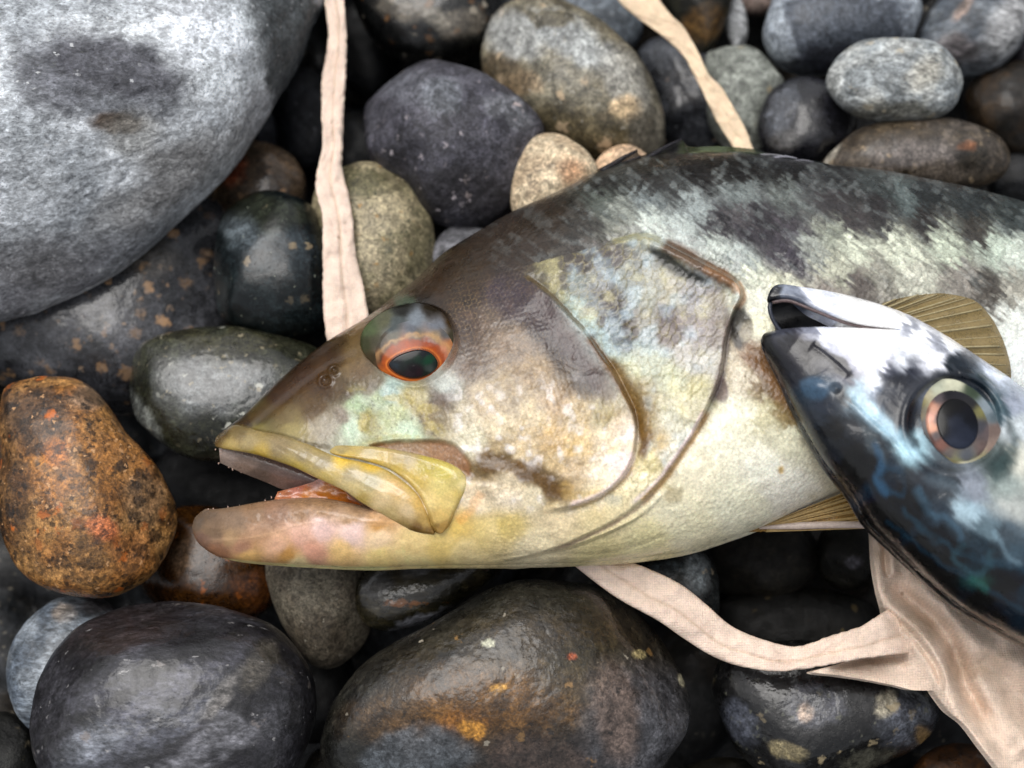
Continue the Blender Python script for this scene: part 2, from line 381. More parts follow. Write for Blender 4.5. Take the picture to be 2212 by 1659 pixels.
BK = '26282b'
DRY = dict(dark=1.32, rough=.75, bump=.35, fine=.9)
WET = dict(rough=.3, coat=.6, bump=.3, fine=.4)
stone('huge pale grey boulder filling the top left corner', [(704,-60),(674,20),(640,100),(592,180),(552,250),(507,325),(442,395),(370,462),(290,530),(200,590),(100,637),(0,668),(-200,700),(-450,600),(-600,300),(-600,-100),(-400,-400),(0,-550),(400,-450),(640,-250)], -60, 330,
      ('9a9fa4', 'b8bcc0'), [(220,170,190,95,15,'5a5c62',.85,.3),(110,180,90,70,35,'55565c',.7,.4),(250,265,60,22,0,'4d3a28',.9,.4),(290,290,60,50,0,'8c8a84',.6,.5),(622,70,82,230,-14,'4c5052',1,.08),(250,150,150,50,12,'4a4a50',.8,.25),(560,330,40,120,20,'8c8c90',.5,.5),(380,390,190,55,-38,'787674',.8,.6),(110,600,230,75,-12,'55555a',.9,.6),(60,560,120,60,0,'6a6a6c',.8,.6),(500,120,60,100,10,'d4dade',.7,.5),(430,60,120,60,30,'c8ccd2',.6,.5),(30,400,120,100,0,'ccd0d4',.5,.5),(560,250,60,30,70,'9a9ca0',.6,.4)],  # tall dark blob at the right paints in the shade of that facet
      name='boulder', nfac=0, facets=((.8,0,.6,.765,.012),(.35,-.75,.56,.70,.02)), res=150, e=.8, low=.03, relief=.012, mat=stone_mat('boulder_rock', streak=1.8, ang=-35, var=.3, mott=.8, spk=(('62645f', 1.6, .2, .25), ('d8dadc', .8, .2, .25)), **DRY))
stone('long dark stone with tan spots under the pale boulder', [(-90,640),(100,560),(300,450),(430,370),(500,400),(520,520),(490,720),(380,860),(260,890),(180,870),(60,838),(-40,800)], -360, 170, ('3a3b40', '58595e'),
      [(320,560,60,40,0,'5a5348',.5)], res=60, spk=(('b08a62', .22, .8, .32), ('8c7660', .4, .3, .25), ('5c6068', 1.5, .2, .3)), **WET)
stone('small rust brown stone wedged against the pale boulder', ell(558,408,106,102,20), -330, 80, ('5c4a38', '6e5c48'), [(500,360,30,40,0,'8c4428',.8),(600,350,60,20,40,'a08468',.5)], spk=(('a88460', .3, .3, .3), ('2c2620', .6, .3, .3)), **WET)
stone('glossy black stone between the boulder and the strap', [(490,452),(540,425),(610,425),(675,450),(700,500),(722,600),(715,700),(640,735),(540,725),(480,690),(462,620),(468,520)], -210, 130, ('1c2426', '2a3436'),
      [(560,460,110,35,10,'34382a',.7),(520,500,40,30,30,'7c868c',.55,.6),(600,540,90,50,0,'3c464c',.6,.6)], res=50, spk=(('8c7c62', .3, .14, .25), ('9aa090', .9, .08, .2)), rough=.22, coat=.15, bump=.12, fine=.2)
stone('small slate blue pebble under the edge of the boulder', ell(562,278,44,58,-10), -440, 45, ('33363f', '44474f'), spk=(('808088', 1, .1, .3),), rough=.6)
stone('dark oval pebble in the shade left of the strap', ell(655,255,72,112,-8), -450, 70, ('2a2c32', '3a3c42'), spk=(('5c5c62', .8, .2, .3),), rough=.5)
stone('black stone with white patches at the top edge', ell(930,-15,170,148,5), -310, 110, ('1f2020', '32322f'), [(870,20,60,25,10,'6f675a',.6),(1000,50,50,30,-20,'7a7266',.7),(950,40,40,22,30,'8a8478',.6)], res=50, spk=(('b8ae9c', .35, .3, .3), ('6c4c2c', .3, .2, .3)), **WET)
stone('black pebble behind the strap at the top', ell(790,90,70,120,0), -520, 60, ('16171a', '24262a'), rough=.5)
stone('matte purple grey stone with a blunt left end', [(786,218),(807,176),(849,143),(895,130),(933,139),(970,151),(1038,168),(1096,202),(1151,244),(1178,290),(1160,340),(1135,390),(1112,440),(1071,472),(1004,485),(945,477),(912,454),(878,395),(828,370),(794,328),(784,273)], -190, 135,
      ('56555f', '66656e'), [(870,180,60,40,10,'787a82',.5),(950,210,45,40,0,'7e838a',.6),(1100,240,60,25,35,'8c8e94',.6),(1000,420,130,60,0,'2c2a2e',.85),(880,330,60,50,40,'36353c',.6)], res=70, spk=(('a8a0a4', .55, .16, .3), ('c8b8b4', .25, .12, .2), ('2a2a2e', .8, .2, .3)), rough=.6, coat=.05, bump=.6, fine=.8)
stone('big rounded khaki grey stone with a pale upper rim', [(1042,97),(1071,38),(1117,15),(1172,13),(1235,32),(1298,67),(1353,113),(1399,168),(1428,227),(1441,286),(1432,320),(1390,352),(1277,350),(1172,300),(1080,210),(1045,150)], -250, 150,
      ('7c7460', '8c8674'), [(1110,75,70,45,20,'aaacaa',.85),(1240,90,110,40,30,'a2a6a6',.85),(1350,170,45,75,-30,'aaa8a0',.7),(1180,38,60,18,12,'6c6450',.9,.2),(1350,235,35,30,0,'d8bc94',.85),(1130,180,40,25,0,'b09878',.7),(1090,160,60,40,20,'5a4a34',.7),(1280,280,130,50,15,'5e543c',.8),(1400,280,40,60,0,'8a8478',.6)], res=80, spk=(('c8b090', .2, .25, .28), ('a09c90', .8, .25, .3), ('3c382c', .9, .15, .3)), rough=.45, coat=.2)
stone('cream granite pebble with black flecks behind the fish', [(1105,454),(1105,403),(1117,357),(1143,311),(1176,288),(1210,294),(1248,319),(1277,344),(1294,370),(1285,400),(1235,440),(1172,470),(1130,480)], -140, 75, ('c4ae90', 'd4c2a4'),
      [(1235,370,30,26,0,'c88c60',.6,.6)], res=60, spk=(('30302a', .42, .2, .28), ('8c7860', 1.2, .3, .35), ('dccdb4', .8, .2, .35)), rough=.55, var=.25)
stone('smaller plain cream pebble touching the dorsal fin', ell(1345,374,66,56,-15), -190, 50, ('ccac8c', 'd4b698'), spk=(('8c7460', 1, .2, .3),), rough=.6, var=.25)
stone('blue grey stone hidden behind the khaki one', ell(1235,25,160,105,18), -420, 80, ('5a626c', '727a82'), spk=(('a0a4a8', .6, .3, .3),), rough=.5)
stone('dark speckled stone left of the upper strap end', [(1376,122),(1430,86),(1500,92),(1560,140),(1585,220),(1570,300),(1490,330),(1420,300),(1400,200)], -400, 90, ('34363c', '4a4c52'), [(1420,120,40,30,0,'5c6068',.6)], spk=(('98806c', .3, .15, .25), ('6c6e72', .8, .2, .3)), **WET)
stone('pale sage stone right of the upper strap end', [(1520,135),(1545,102),(1590,95),(1640,122),(1680,170),(1692,192),(1670,260),(1640,330),(1580,325),(1530,250)], -330, 90, ('8c9088', 'a0a49c'), spk=(('a89c80', .3, .2, .3), ('60645c', .9, .25, .3)), rough=.6, var=.3)
stone('mossy dark stone with ochre streaks at the top edge', [(1430,-90),(1582,-90),(1580,10),(1562,60),(1535,108),(1505,118),(1478,80),(1440,0)], -330, 70, ('2a2a20', '3c3a26'), [(1520,50,40,50,60,'6a4c24',.6)], spk=(('8a6428', .4, .25, .3), ('1c1c18', .8, .2, .3)), streak=2.5, ang=70, rough=.5)
stone('thin upright whitish pebble at the top edge', ell(1590,48,24,62,-8), -370, 24, ('9a9c9e', 'b0b2b4'), rough=.6, var=.2)
stone('pinkish brown pebble cut by the top edge', ell(1640,-12,52,42,-20), -420, 34, ('7c6c64', '8c7a72'), rough=.6)
stone('large slate stone with a dark painted reflection at the top right', [(1647,64),(1657,26),(1680,-20),(1740,-70),(1850,-90),(1950,-60),(1985,10),(1982,60),(1960,95),(1890,130),(1800,148),(1730,150),(1676,122),(1653,93)], -260, 110, ('969ea8', 'a4acb4'),
      [(1830,60,138,88,-5,'4c525c',.95,.07),(1760,140,120,30,0,'30323a',.9,.4)], res=70, rough=.5, coat=.15, var=.15, spk=(('60646c', 2, .2, .3),))  # dark middle blob is a reflection painted into the colour
stone('streaked grey stone in the top right corner', [(1970,115),(2000,40),(2050,-20),(2130,-60),(2215,-40),(2228,40),(2204,100),(2160,140),(2110,157),(2060,152),(1990,135)], -300, 100, ('5c646e', '7c8288'),
      [(2180,60,40,80,30,'b8b8b8',.75,.5),(2090,50,50,30,-50,'3a4048',.6),(2080,20,30,12,-50,'a08878',.6),(2060,110,60,30,0,'5c4c44',.5)], res=60, streak=3, ang=50, rough=.45, coat=.15)
stone('pale grey egg shaped pebble on top of the others', [(1788,179),(1800,138),(1830,109),(1868,93),(1964,91),(2028,106),(2066,138),(2086,173),(2079,208),(2054,237),(2012,253),(1932,256),(1868,250),(1817,224)], -110, 72, ('9aa0a2', 'b0b3b1'),
      [(1920,245,140,25,0,'6a6656',.7,.6),(2000,160,40,30,-40,'b4ac98',.5,.6)], res=60, spk=(('b8ac94', .4, .2, .3), ('5c6468', .9, .25, .3)), streak=1.6, ang=40, rough=.65, bump=.4)
stone('near black round stone beside the upper strap', [(1634,275),(1647,224),(1670,195),(1702,179),(1740,174),(1790,189),(1830,220),(1850,270),(1830,320),(1785,345),(1760,360),(1700,360),(1654,330)], -240, 80, ('2a2a30', '32323a'), [(1690,240,28,55,25,'62666e',.7,.3),(1695,305,35,25,0,'5c5a58',.6)], res=50, **WET)
stone('flat olive brown stone behind the dorsal side of the fish', [(1769,352),(1804,310),(1868,278),(1948,266),(2028,261),(2092,272),(2150,294),(2182,333),(2175,371),(2140,394),(2060,405),(1960,405),(1850,400)], -170, 70, ('5c5040', '6c6258'),
      [(1900,300,120,25,-5,'4c4030',.7),(1980,335,90,30,-5,'7c7470',.7),(2100,340,40,30,0,'2c2820',.8),(2090,315,20,10,0,'9c6038',.5),(1790,335,12,35,40,'b0aa9c',.8)], res=60, spk=(('a08c70', .5, .15, .3),), rough=.4, coat=.3)
stone('dark brown stone cut by the right edge', [(2085,210),(2120,165),(2212,140),(2290,180),(2310,290),(2220,330),(2120,290)], -360, 90, ('2c241a', '46341f'), rough=.5, coat=.2)
stone('plum grey pebble in the far right corner', ell(2225,110,55,75,20), -420, 50, ('3a363e', '4a464e'), rough=.5)
stone('black pebble under the right edge of the olive brown stone', ell(2215,385,80,70,0), -420, 60, ('1c1e22', '2a2c30'), rough=.4)
stone('green speckled granite pebble behind the left strap', [(672,440),(700,392),(760,362),(820,358),(880,380),(920,430),(938,500),(937,565),(915,630),(865,675),(800,690),(740,675),(700,600),(680,500)], -210, 95, ('8c8466', 'a89c7e'),
      [(770,390,70,28,10,'5e5c3c',.7)], res=60, spk=(('2c3428', .8, .3, .32), ('c0b090', .9, .25, .35), ('a07c48', .5, .12, .3)), rough=.5, coat=.1, var=.3)
stone('light grey pebble tucked behind the fish forehead', ell(1010,545,82,60,-15), -230, 45, ('6c6c70', '84848a'), rough=.6)
stone('wet green grey oval stone touching the snout', [(256,826),(278,768),(344,731),(430,711),(516,712),(602,728),(688,748),(715,810),(650,930),(550,983),(464,996),(401,985),(344,952),(287,900),(267,863)], -190, 90, ('383a2a', '4c4e3e'),
      [(470,840,130,60,5,'6c7072',.7,.3),(300,900,25,70,-35,'7c807c',.8,.4),(450,735,160,25,2,'3c3a28',.8),(560,900,80,50,0,'34362c',.7)], res=80, spk=(('c8c8bc', .3, .14, .22), ('8a8068', .6, .22, .3), ('24281e', .8, .2, .3)), **WET)  # pale middle blob paints in a reflection on the wet top
stone('orange granite stone with black flecks and a waist', [(8,1000),(2,900),(15,845),(57,824),(115,818),(183,828),(229,870),(275,937),(327,989),(361,1046),(381,1104),(367,1167),(333,1230),(275,1270),(218,1287),(143,1281),(75,1258),(34,1224),(11,1167),(0,1109),(0,1050)], -120, 120, ('a87038', 'b88850'),
      [(70,900,80,70,0,'5a4534',.85),(190,860,50,30,0,'7c6c5c',.7),(250,970,70,80,20,'a8743c',.6),(20,1080,45,120,0,'4c3420',.8),(310,1080,50,60,10,'8c7458',.6),(220,1140,40,25,20,'cc7448',.8,.4),(120,980,30,30,0,'c0681c',.6,.5),(285,1180,50,30,-30,'b87c48',.6),(170,1200,60,40,0,'7e5a34',.5)], res=90, spk=(('0c0e10', .3, 1.0, .5), ('0e0c09', .6, .9, .42), ('d0a070', .8, .25, .32), ('c86820', .25, .3, .3)), rough=.38, coat=.25, var=.3, bump=.5)
stone('grey brown pebble cut by the left edge', ell(-32,990,54,105,0), -230, 50, ('4c4844', '5e5a56'), rough=.5)
stone('glossy amber brown stone below the lower jaw', ell(450,1225,160,130,10), -320, 95, ('4a2c10', '5e3a16'), [(400,1200,30,40,20,'7a6450',.6,.5),(560,1280,60,40,20,'6a3c18',.7)], res=50, spk=(('8c4c18', .4, .12, .3),), rough=.25, coat=.15, bump=.12, fine=.2, var=.3)
stone('black stone seen through the open mouth', ell(530,1050,200,115,5), -500, 90, ('1c1c1e', '26262a'), rough=.5)
stone('taupe grey stone directly under the jaw', [(573,1215),(583,1281),(608,1344),(645,1407),(688,1441),(745,1428),(797,1370),(805,1300),(780,1200),(690,1140),(600,1150)], -300, 110, ('7c7262', '88806f'), [(680,1380,80,50,0,'4c4236',.7,.6)], res=60, spk=(('8c8678', 1, .2, .3), ('2c2c26', .45, .12, .18)), rough=.7, var=.2)
stone('small brown stone with rusty bands under the throat', [(766,1289),(779,1242),(820,1200),(900,1175),(1020,1165),(1110,1185),(1070,1245),(980,1314),(913,1343),(850,1362),(800,1356),(774,1331)], -250, 62, ('33301f', '4e4630'),
      [(930,1215,60,22,-20,'6a6a6c',.8,.3),(815,1270,35,25,-20,'5c5c5c',.7),(890,1345,70,10,-25,'8a8c94',.8,.4)], res=60, spk=(('9a5c22', .35, .2, .3),), streak=4, ang=22, **WET)
stone('big smooth black and rust stone at the bottom centre', [(703,1570),(732,1507),(795,1436),(871,1385),(976,1325),(1060,1272),(1144,1250),(1249,1260),(1354,1293),(1438,1350),(1480,1410),(1505,1486),(1493,1562),(1455,1625),(1396,1696),(1250,1760),(1050,1790),(850,1760),(730,1690),(695,1630)], -160, 190, ('30302c', '44423a'),
      [(1180,1450,240,110,-8,'4c3a1e',.6,.7),(1050,1530,220,80,-8,'6c4a20',.8,.6),(1000,1560,50,30,0,'80521e',.6),(1260,1450,120,60,-20,'37321f',.6),(900,1640,120,55,-8,'565c62',.8,.25),(1380,1560,120,140,10,'55555a',.75,.35),(1330,1540,50,110,-10,'6a5648',.6),(1160,1640,120,60,0,'50403a',.5),(1020,1575,28,20,10,'c08838',.85,.3),(1077,1487,16,9,0,'e0a850',.9,.3),(1380,1413,14,10,0,'b8a878',.9,.3),(1055,1390,14,9,0,'c0c0a8',.85,.3),(1235,1418,10,7,0,'c86030',.8,.3),(1472,1470,6,14,-15,'d0c8a8',.9,.3)], res=130, rough=.34, coat=.5, bump=.5, fine=.3, spk=(('8a6a40', .22, .12, .2), ('a8a090', .35, .08, .15), ('141414', .5, .2, .3)))  # blue grey blobs low down paint in reflected sky
stone('large plum black stone at the bottom left', [(69,1539),(86,1453),(143,1367),(229,1316),(315,1294),(430,1297),(545,1333),(619,1373),(671,1442),(684,1522),(659,1625),(602,1711),(450,1780),(280,1790),(140,1720),(80,1640)], -120, 180, ('2c2a30', '45444a'),
      [(300,1580,230,50,-28,'5a5c66',.75,.4),(420,1630,190,36,-28,'76767c',.75,.4),(330,1500,200,20,-28,'5c5c66',.8,.5),(480,1500,60,16,-50,'7c7874',.7,.5),(200,1600,70,40,-28,'7c8088',.7,.4),(250,1350,150,50,-15,'2c2526',.8),(230,1470,110,30,-30,'4e4e56',.6),(560,1440,30,60,30,'6c665c',.5)], res=110, streak=2.2, ang=25, rough=.45, coat=.45, bump=.4, spk=(('7c7470', .3, .15, .25), ('9a9898', .9, .1, .25)))
stone('blue grey banded stone behind the plum black one', [(17,1442),(34,1384),(80,1327),(138,1293),(230,1300),(280,1390),(220,1500),(130,1600),(60,1580),(25,1510)], -290, 90, ('6a7480', '8a929a'), [(140,1325,25,20,0,'b0a090',.7),(210,1310,50,25,0,'4c4444',.8),(110,1430,30,120,25,'9aa2aa',.5)], res=60, streak=2.5, ang=50, spk=(('c0b090', .3, .1, .25),), rough=.5, coat=.2)
stone('black speckled pebble in the bottom left corner', ell(0,1645,80,110,0), -360, 60, ('1c1c1a', '2c2c28'), spk=(('8c8068', .3, .35, .28),), rough=.45)
stone('black pebble between the two big bottom stones', ell(690,1500,60,110,10), -480, 60, ('1c1c1c', '2a2826'), rough=.5)
stone('olive black pebble below the gap at the bottom', ell(715,1680,60,70,0), -430, 50, ('28241a', '38301c'), rough=.4)
stone('dark stone with bluish white patches beside the lower strap', [(1350,1215),(1400,1185),(1460,1175),(1525,1195),(1546,1235),(1553,1278),(1546,1335),(1490,1350),(1400,1300)], -270, 80, ('2e3234', '3e4242'), [(1505,1235,25,40,-15,'98a0a4',.75,.5),(1440,1230,40,14,-10,'5c666c',.6)], res=50, spk=(('b8a890', .4, .15, .25),), **WET)
stone('dim taupe stone in the gap below the pelvic fin', ell(1650,1205,122,100,-8), -430, 80, ('2e2a22', '3a352b'), rough=.6)
stone('dim olive pebble left of the cloth', ell(1832,1195,70,80,0), -390, 60, ('26241a', '34322a'), [(1845,1215,18,12,0,'6c6a74',.7)], rough=.4)
stone('black stone with ochre dots inside the strap loop', ell(1740,1350,205,82,4), -440, 65, ('161510', '201e18'), spk=(('7c6a44', .3, .2, .2),), rough=.5)
stone('wet black stone with beige patches below the strap', [(1556,1545),(1535,1470),(1570,1405),(1700,1385),(1850,1405),(1980,1455),(2026,1520),(2018,1570),(1980,1615),(1900,1660),(1800,1695),(1680,1685),(1600,1625)], -290, 110, ('1e1e1e', '302f30'),
      [(1760,1525,70,40,5,'55565e',.7,.3),(1960,1560,60,50,-20,'686c76',.7,.4),(1915,1520,22,30,30,'a8a08c',.9,.3),(1700,1620,40,18,15,'8c8060',.8),(1600,1560,30,50,-30,'5c606c',.7,.4),(1740,1540,16,20,0,'b09884',.8),(1870,1640,60,20,-15,'6c6a5c',.5),(1995,1590,16,24,-20,'9c7c48',.7)], res=70, spk=(('a89878', .24, .3, .25), ('5c5c50', .6, .2, .3)), **WET)  # bluish grey blobs are sky reflections put into the colour
stone('amber brown pebble in the bottom right gap', ell(2085,1700,120,95,10), -380, 60, ('4a2c10', '5c3814'), rough=.4, coat=.3)
stone('olive black pebble cut by the bottom edge', ell(1560,1735,130,100,0), -420, 70, ('201e16', '2e2a1e'), rough=.5)
stone('dark brown pebble cut by the bottom edge beside the bag', ell(1900,1745,110,70,0), -420, 60, ('2c241a', '3c3020'), rough=.5)

# ------------------------------------------------------------------ the bass
TOP = [(464,962),(468,945),(490,923),(530,893),(600,823),(700,742),(790,686),(850,640),(900,600),(960,545),(1040,495),(1110,455),(1200,415),(1280,375),(1350,348),(1420,333),(1500,328),(1600,328),(1700,342),(1800,356),(1900,366),(2000,385),(2100,405),(2212,435),(2500,520)]
BOT = [(432,1107),(420,1118),(414,1137),(418,1157),(434,1179),(474,1203),(534,1214),(634,1221),(794,1227),(914,1222),(1150,1219),(1300,1212),(1400,1203),(1500,1187),(1600,1155),(1665,1130),(1750,1090),(1850,1050),(2000,1000),(2212,960),(2500,930)]
JAW = [(432,1107),(446,1099),(470,1099),(512,1093),(554,1085),(596,1079),(650,1075),(700,1076),(760,1087),(800,1097)]      # upper edge of the lower jaw
LIPB = [(464,962),(490,955),(540,965),(600,975),(660,1000),(720,1035),(760,1068),(800,1097)]    # lower edge of the head, hidden under the lip
SEAM = [(800,1097),(1000,1125),(1200,1130),(1400,1110),(1600,1050),(1800,950),(2100,850),(2500,790)]
top_c, bot_c = catmull(TOP, 500), catmull(BOT, 500)
topy = lambda x: np.interp(x, top_c[:, 0], top_c[:, 1])
Tx = lambda x: np.interp(x, [400, 450, 520, 620, 750, 900, 1100, 1400, 1800, 2500], [10, 34, 62, 92, 122, 150, 185, 215, 228, 215])
EYE = [(779,747),(790,705),(840,668),(904,655),(960,672),(990,718),(988,765),(960,805),(925,827),(888,833),(846,818),(806,785)]
PREOP = [(1120,590),(1137,598),(1184,632),(1226,675),(1269,721),(1299,764),(1329,807),(1350,849),(1367,884),(1374,926),(1371,973),(1355,1015),(1325,1052),(1280,1080),(1225,1098),(1170,1106)]
OPER = [(1290,532),(1324,523),(1388,508),(1431,521),(1482,547),(1546,581),(1589,606),(1604,636),(1585,675),(1568,734),(1563,777),(1552,828),(1529,878),(1499,935),(1450,1010),(1416,1053),(1380,1090),(1320,1130),(1260,1160),(1200,1185),(1130,1205),(1060,1214)]
FOLD2 = [(1440,1062),(1390,1110),(1320,1150),(1240,1182),(1160,1200)]
JRIDGE = [(432,1168),(526,1165),(582,1154),(638,1137),(694,1128),(778,1127),(862,1133),(930,1150)]
SM = lambda c, n=44: catmull(c, n)
def prof(t): t = np.clip(t, 0, 1); return np.sqrt(np.clip(1-(1-t)**2, 0, 1))
def zmacro(x, y):
    do = np.minimum(polydist(x, y, top_c[::5])[0], polydist(x, y, bot_c[::5])[0])
    hh = np.interp(x, [400, 470, 600, 800, 1000, 1200, 1500, 2500], [45, 80, 125, 190, 240, 265, 290, 270])
    return Tx(x)*prof(do/hh)
def crease(x, y, line, a, wa, b, wb, edge=3.0, fade=.08):
    d, s, p = polydist(x, y, SM(line)); f = sstep(0, fade, p)*(1-sstep(1-fade, 1, p))
    k = sstep(-edge, edge, d*s)             # 1 on the right-hand side (walking, y down)
    return f*(a*np.exp(-d/wa)*k-b*np.exp(-d/wb)*(1-k))
def scales(x, y, size, ang, jit=.2, seed=0):
    """overlapping scales: relief 0..1, edge 0..1, random id per scale"""
    a = math.radians(ang); x = x+size*.35*fbm(x/70, y/70, seed, 2); y = y+size*.35*fbm(x/70, y/70, seed+4, 2)
    u = (x*math.cos(a)+y*math.sin(a))/size; v = (-x*math.sin(a)+y*math.cos(a))/size*1.05
    R = .74; bu = np.full(u.shape, 1e9); bh = np.zeros(u.shape); be = np.zeros(u.shape); bi = np.zeros(u.shape)
    i0 = np.floor(u*2)
    for di in (-2, -1, 0, 1):
        i = i0+di; off = (np.mod(i, 2))*.5
        j0 = np.floor(v-off)
        for dj in (0, 1):
            j = j0+dj; cu = i*.5+.0+jit*.3*(h3(i, j, i*0+seed)-.5); cv = j+off+jit*.3*(h3(i, j, i*0+seed+5)-.5)
            d = np.hypot(u-cu, (v-cv)*.95); m = (d < R) & (cu < bu)
            bu = np.where(m, cu, bu); bh = np.where(m, (u-cu)/R*.5+.5, bh); be = np.where(m, sstep(R-.16, R, d), be); bi = np.where(m, h3(i, j, i*0+seed+9), bi)
    return bh, be, bi

SKIN = [l.split() for l in '''480,930,4a4230 530,910,52482f 560,900,6b6040 600,850,55401f 650,800,4f3a1e 700,770,5c4626 760,720,6b5430 620,900,8a7a55 680,880,7a5f38 700,840,6e4f28 740,850,7a6340 560,925,8d8355 640,930,a39768 700,920,a8a088 740,900,9a8e78 780,800,8b7350
770,880,a9bf90 790,910,a9a050 820,860,a8b98a 760,920,b5cba8 850,900,b7c08a 880,930,b9cfa8 840,848,a4bcac 800,830,8a7a58 900,870,b5a868 930,900,9d8a5c 950,860,86725a
872,651,66785e 880,622,4c3a22 835,655,5a4a28 915,628,4c3a24 960,645,5a4632 790,695,5a4628 800,680,6d7050 850,600,4a3a22 930,600,4c3a24 1000,640,5a4838 1020,700,6e5c50 1010,780,8d7c6a 960,838,b0b8a8 1005,740,7c6c5e
1050,700,8a7864 1100,750,a08c70 1080,620,5c5058 1130,650,5e5058 1180,700,5a4a48 1220,760,5f4f48 1270,820,6c5c48 1150,800,b09a74 1100,850,b4a27c 1050,870,c2b088 1000,900,c6bc98 1020,950,c8c4a0 1080,930,cfc094 1150,900,cdbb8c 1200,870,bfa478 1250,900,c4b080 1300,900,b8ac78 1200,950,d0b070 1250,960,d4b878 1320,960,d8c8a0 1350,930,d0c0a0 1300,1020,d8cda8 1340,1000,dcc8b8 1120,980,c9b88c 1240,1010,c8b080
1055,1000,8a6c28 1090,995,8e7030 1130,1015,8a6a2c 1170,1035,8e7034 1200,1060,8e7034 1190,1045,8e7034 1080,960,b9a472 1130,960,cdb888 1200,1000,cdb47c 1100,1040,d6c8a0 1150,1070,d6cca4
1020,1080,d8c8a0 1100,1080,d8ccaa 1200,1110,d8c898 1280,1100,d6c78e 1000,1130,d8c080 950,1180,dcc890 1050,1150,dac788 1100,1130,d6c06c 1150,1180,ddd0a0
430,1130,7a6a58 450,1150,8c765e 500,1120,95806a 500,1160,a88f70 550,1110,a08468 600,1100,a8866a 650,1100,b08a60 700,1095,b89060 760,1110,b8956a 820,1125,c8a070 560,1140,b39478 650,1150,d0b09c 700,1145,d4bcb0 760,1150,d8c4b8 820,1160,dcc8a8 600,1180,cfae94 680,1190,cfa890 620,1200,c8a070 740,1190,dcc090 820,1200,e0cc98 900,1180,e0cc9c 900,1210,e0d0a0 470,1190,a07c64 530,1205,d0b080 440,1165,866c5c 520,1185,b08c74 640,1215,d8c8a0 1000,1200,e0d0a0
1250,620,8b9488 1200,600,7a7460 1150,560,5d5244 1100,520,4f463a 1050,560,554632 1000,560,4a4028 960,580,40382a 1300,600,9aa09a 1250,560,6c6458 1320,560,7a746c 1350,600,90988c 1400,640,a8ac98 1450,650,b0ac90 1500,640,9c9c98 1280,660,8e9690 1320,680,5e5450 1350,720,6a5e54 1310,640,6c6460 1300,740,b0c4b8 1350,790,b8c4a8 1400,780,b5bda0 1400,700,a8a898 1450,720,8a7e74 1440,680,7c706c 1500,720,a09890 1480,760,b0aea0 1520,780,b8b8a8 1450,820,b8bd98 1500,840,b8b488 1400,860,a89c70 1450,900,c4c4a8 1480,880,c4c09c 1420,960,c0a868 1400,1000,c8bc80 1440,980,cccab0 1380,1040,d8d0a0 1320,1080,d8cc98 1240,660,9fb4a8 1270,700,a8bcb0
1620,600,c4ccb0 1650,650,d8dcc0 1700,620,c8ccac 1650,700,d4d4b0 1600,560,a8b4a8 1550,540,b4c0b0 1480,500,b0bcb0 1400,480,b8c4b4 1350,470,98a090 1250,470,605c50 1150,470,4c483c 1200,440,454436 1300,430,707a6c 1300,400,40403a 1400,390,4c4c46 1400,430,84908a 1350,500,888c78 1500,450,98a49c 1450,400,5c605a 1500,380,3c3834 1550,350,403c34 1400,350,3a382c 1600,360,38342e 1600,420,88948c 1550,480,4c464a 1620,500,544e54 1680,540,58525a 1720,560,5c5660 1600,460,6a6664 1650,480,4a4448 1700,500,625c60 1750,540,a0a898 1700,420,808a80 1750,400,686c68 1800,380,484a48 1700,370,3c3a36 1900,390,5a6460 1800,440,5a5654 1850,480,5c5652 1800,500,a0a890 1900,450,4c4846 1950,420,70807a 2000,420,4a5250 2100,440,505a58 2200,470,586460 2000,480,504a44 2100,500,605c50 1850,540,c0c8ac 1950,540,c4ccb0 2050,530,bcc8ac 2150,540,b8c8b0 1800,580,b8bca0 1900,600,9c9c88 1870,620,7c7468 1980,600,c0c4ac 2080,600,9c9888 2130,620,6c6658 2200,560,c0ccb8 2200,620,a8a894 2200,700,d0d8c8 2200,780,d4dcd0 1780,640,989080
1450,1080,dcd8b0 1500,1000,dcd8b4 1550,950,dcdcbc 1600,900,d8d8b8 1650,900,c8c498 1700,950,d0d0ac 1650,1000,e0e0c4 1700,1050,dcdcc4 1600,1100,dcdcb8 1500,1150,dcd8ac 1400,1180,dcd498 1300,1200,d8cc8c 1600,800,c8c0a0 1640,780,8a6a3c 1660,820,8f7038 1700,880,a08848 1800,980,c8c4a0 1750,900,8a7038'''.split('\n')]
SKIN = [(float(a), float(b), c) for row in SKIN for a, b, c in (t.split(',') for t in row)]

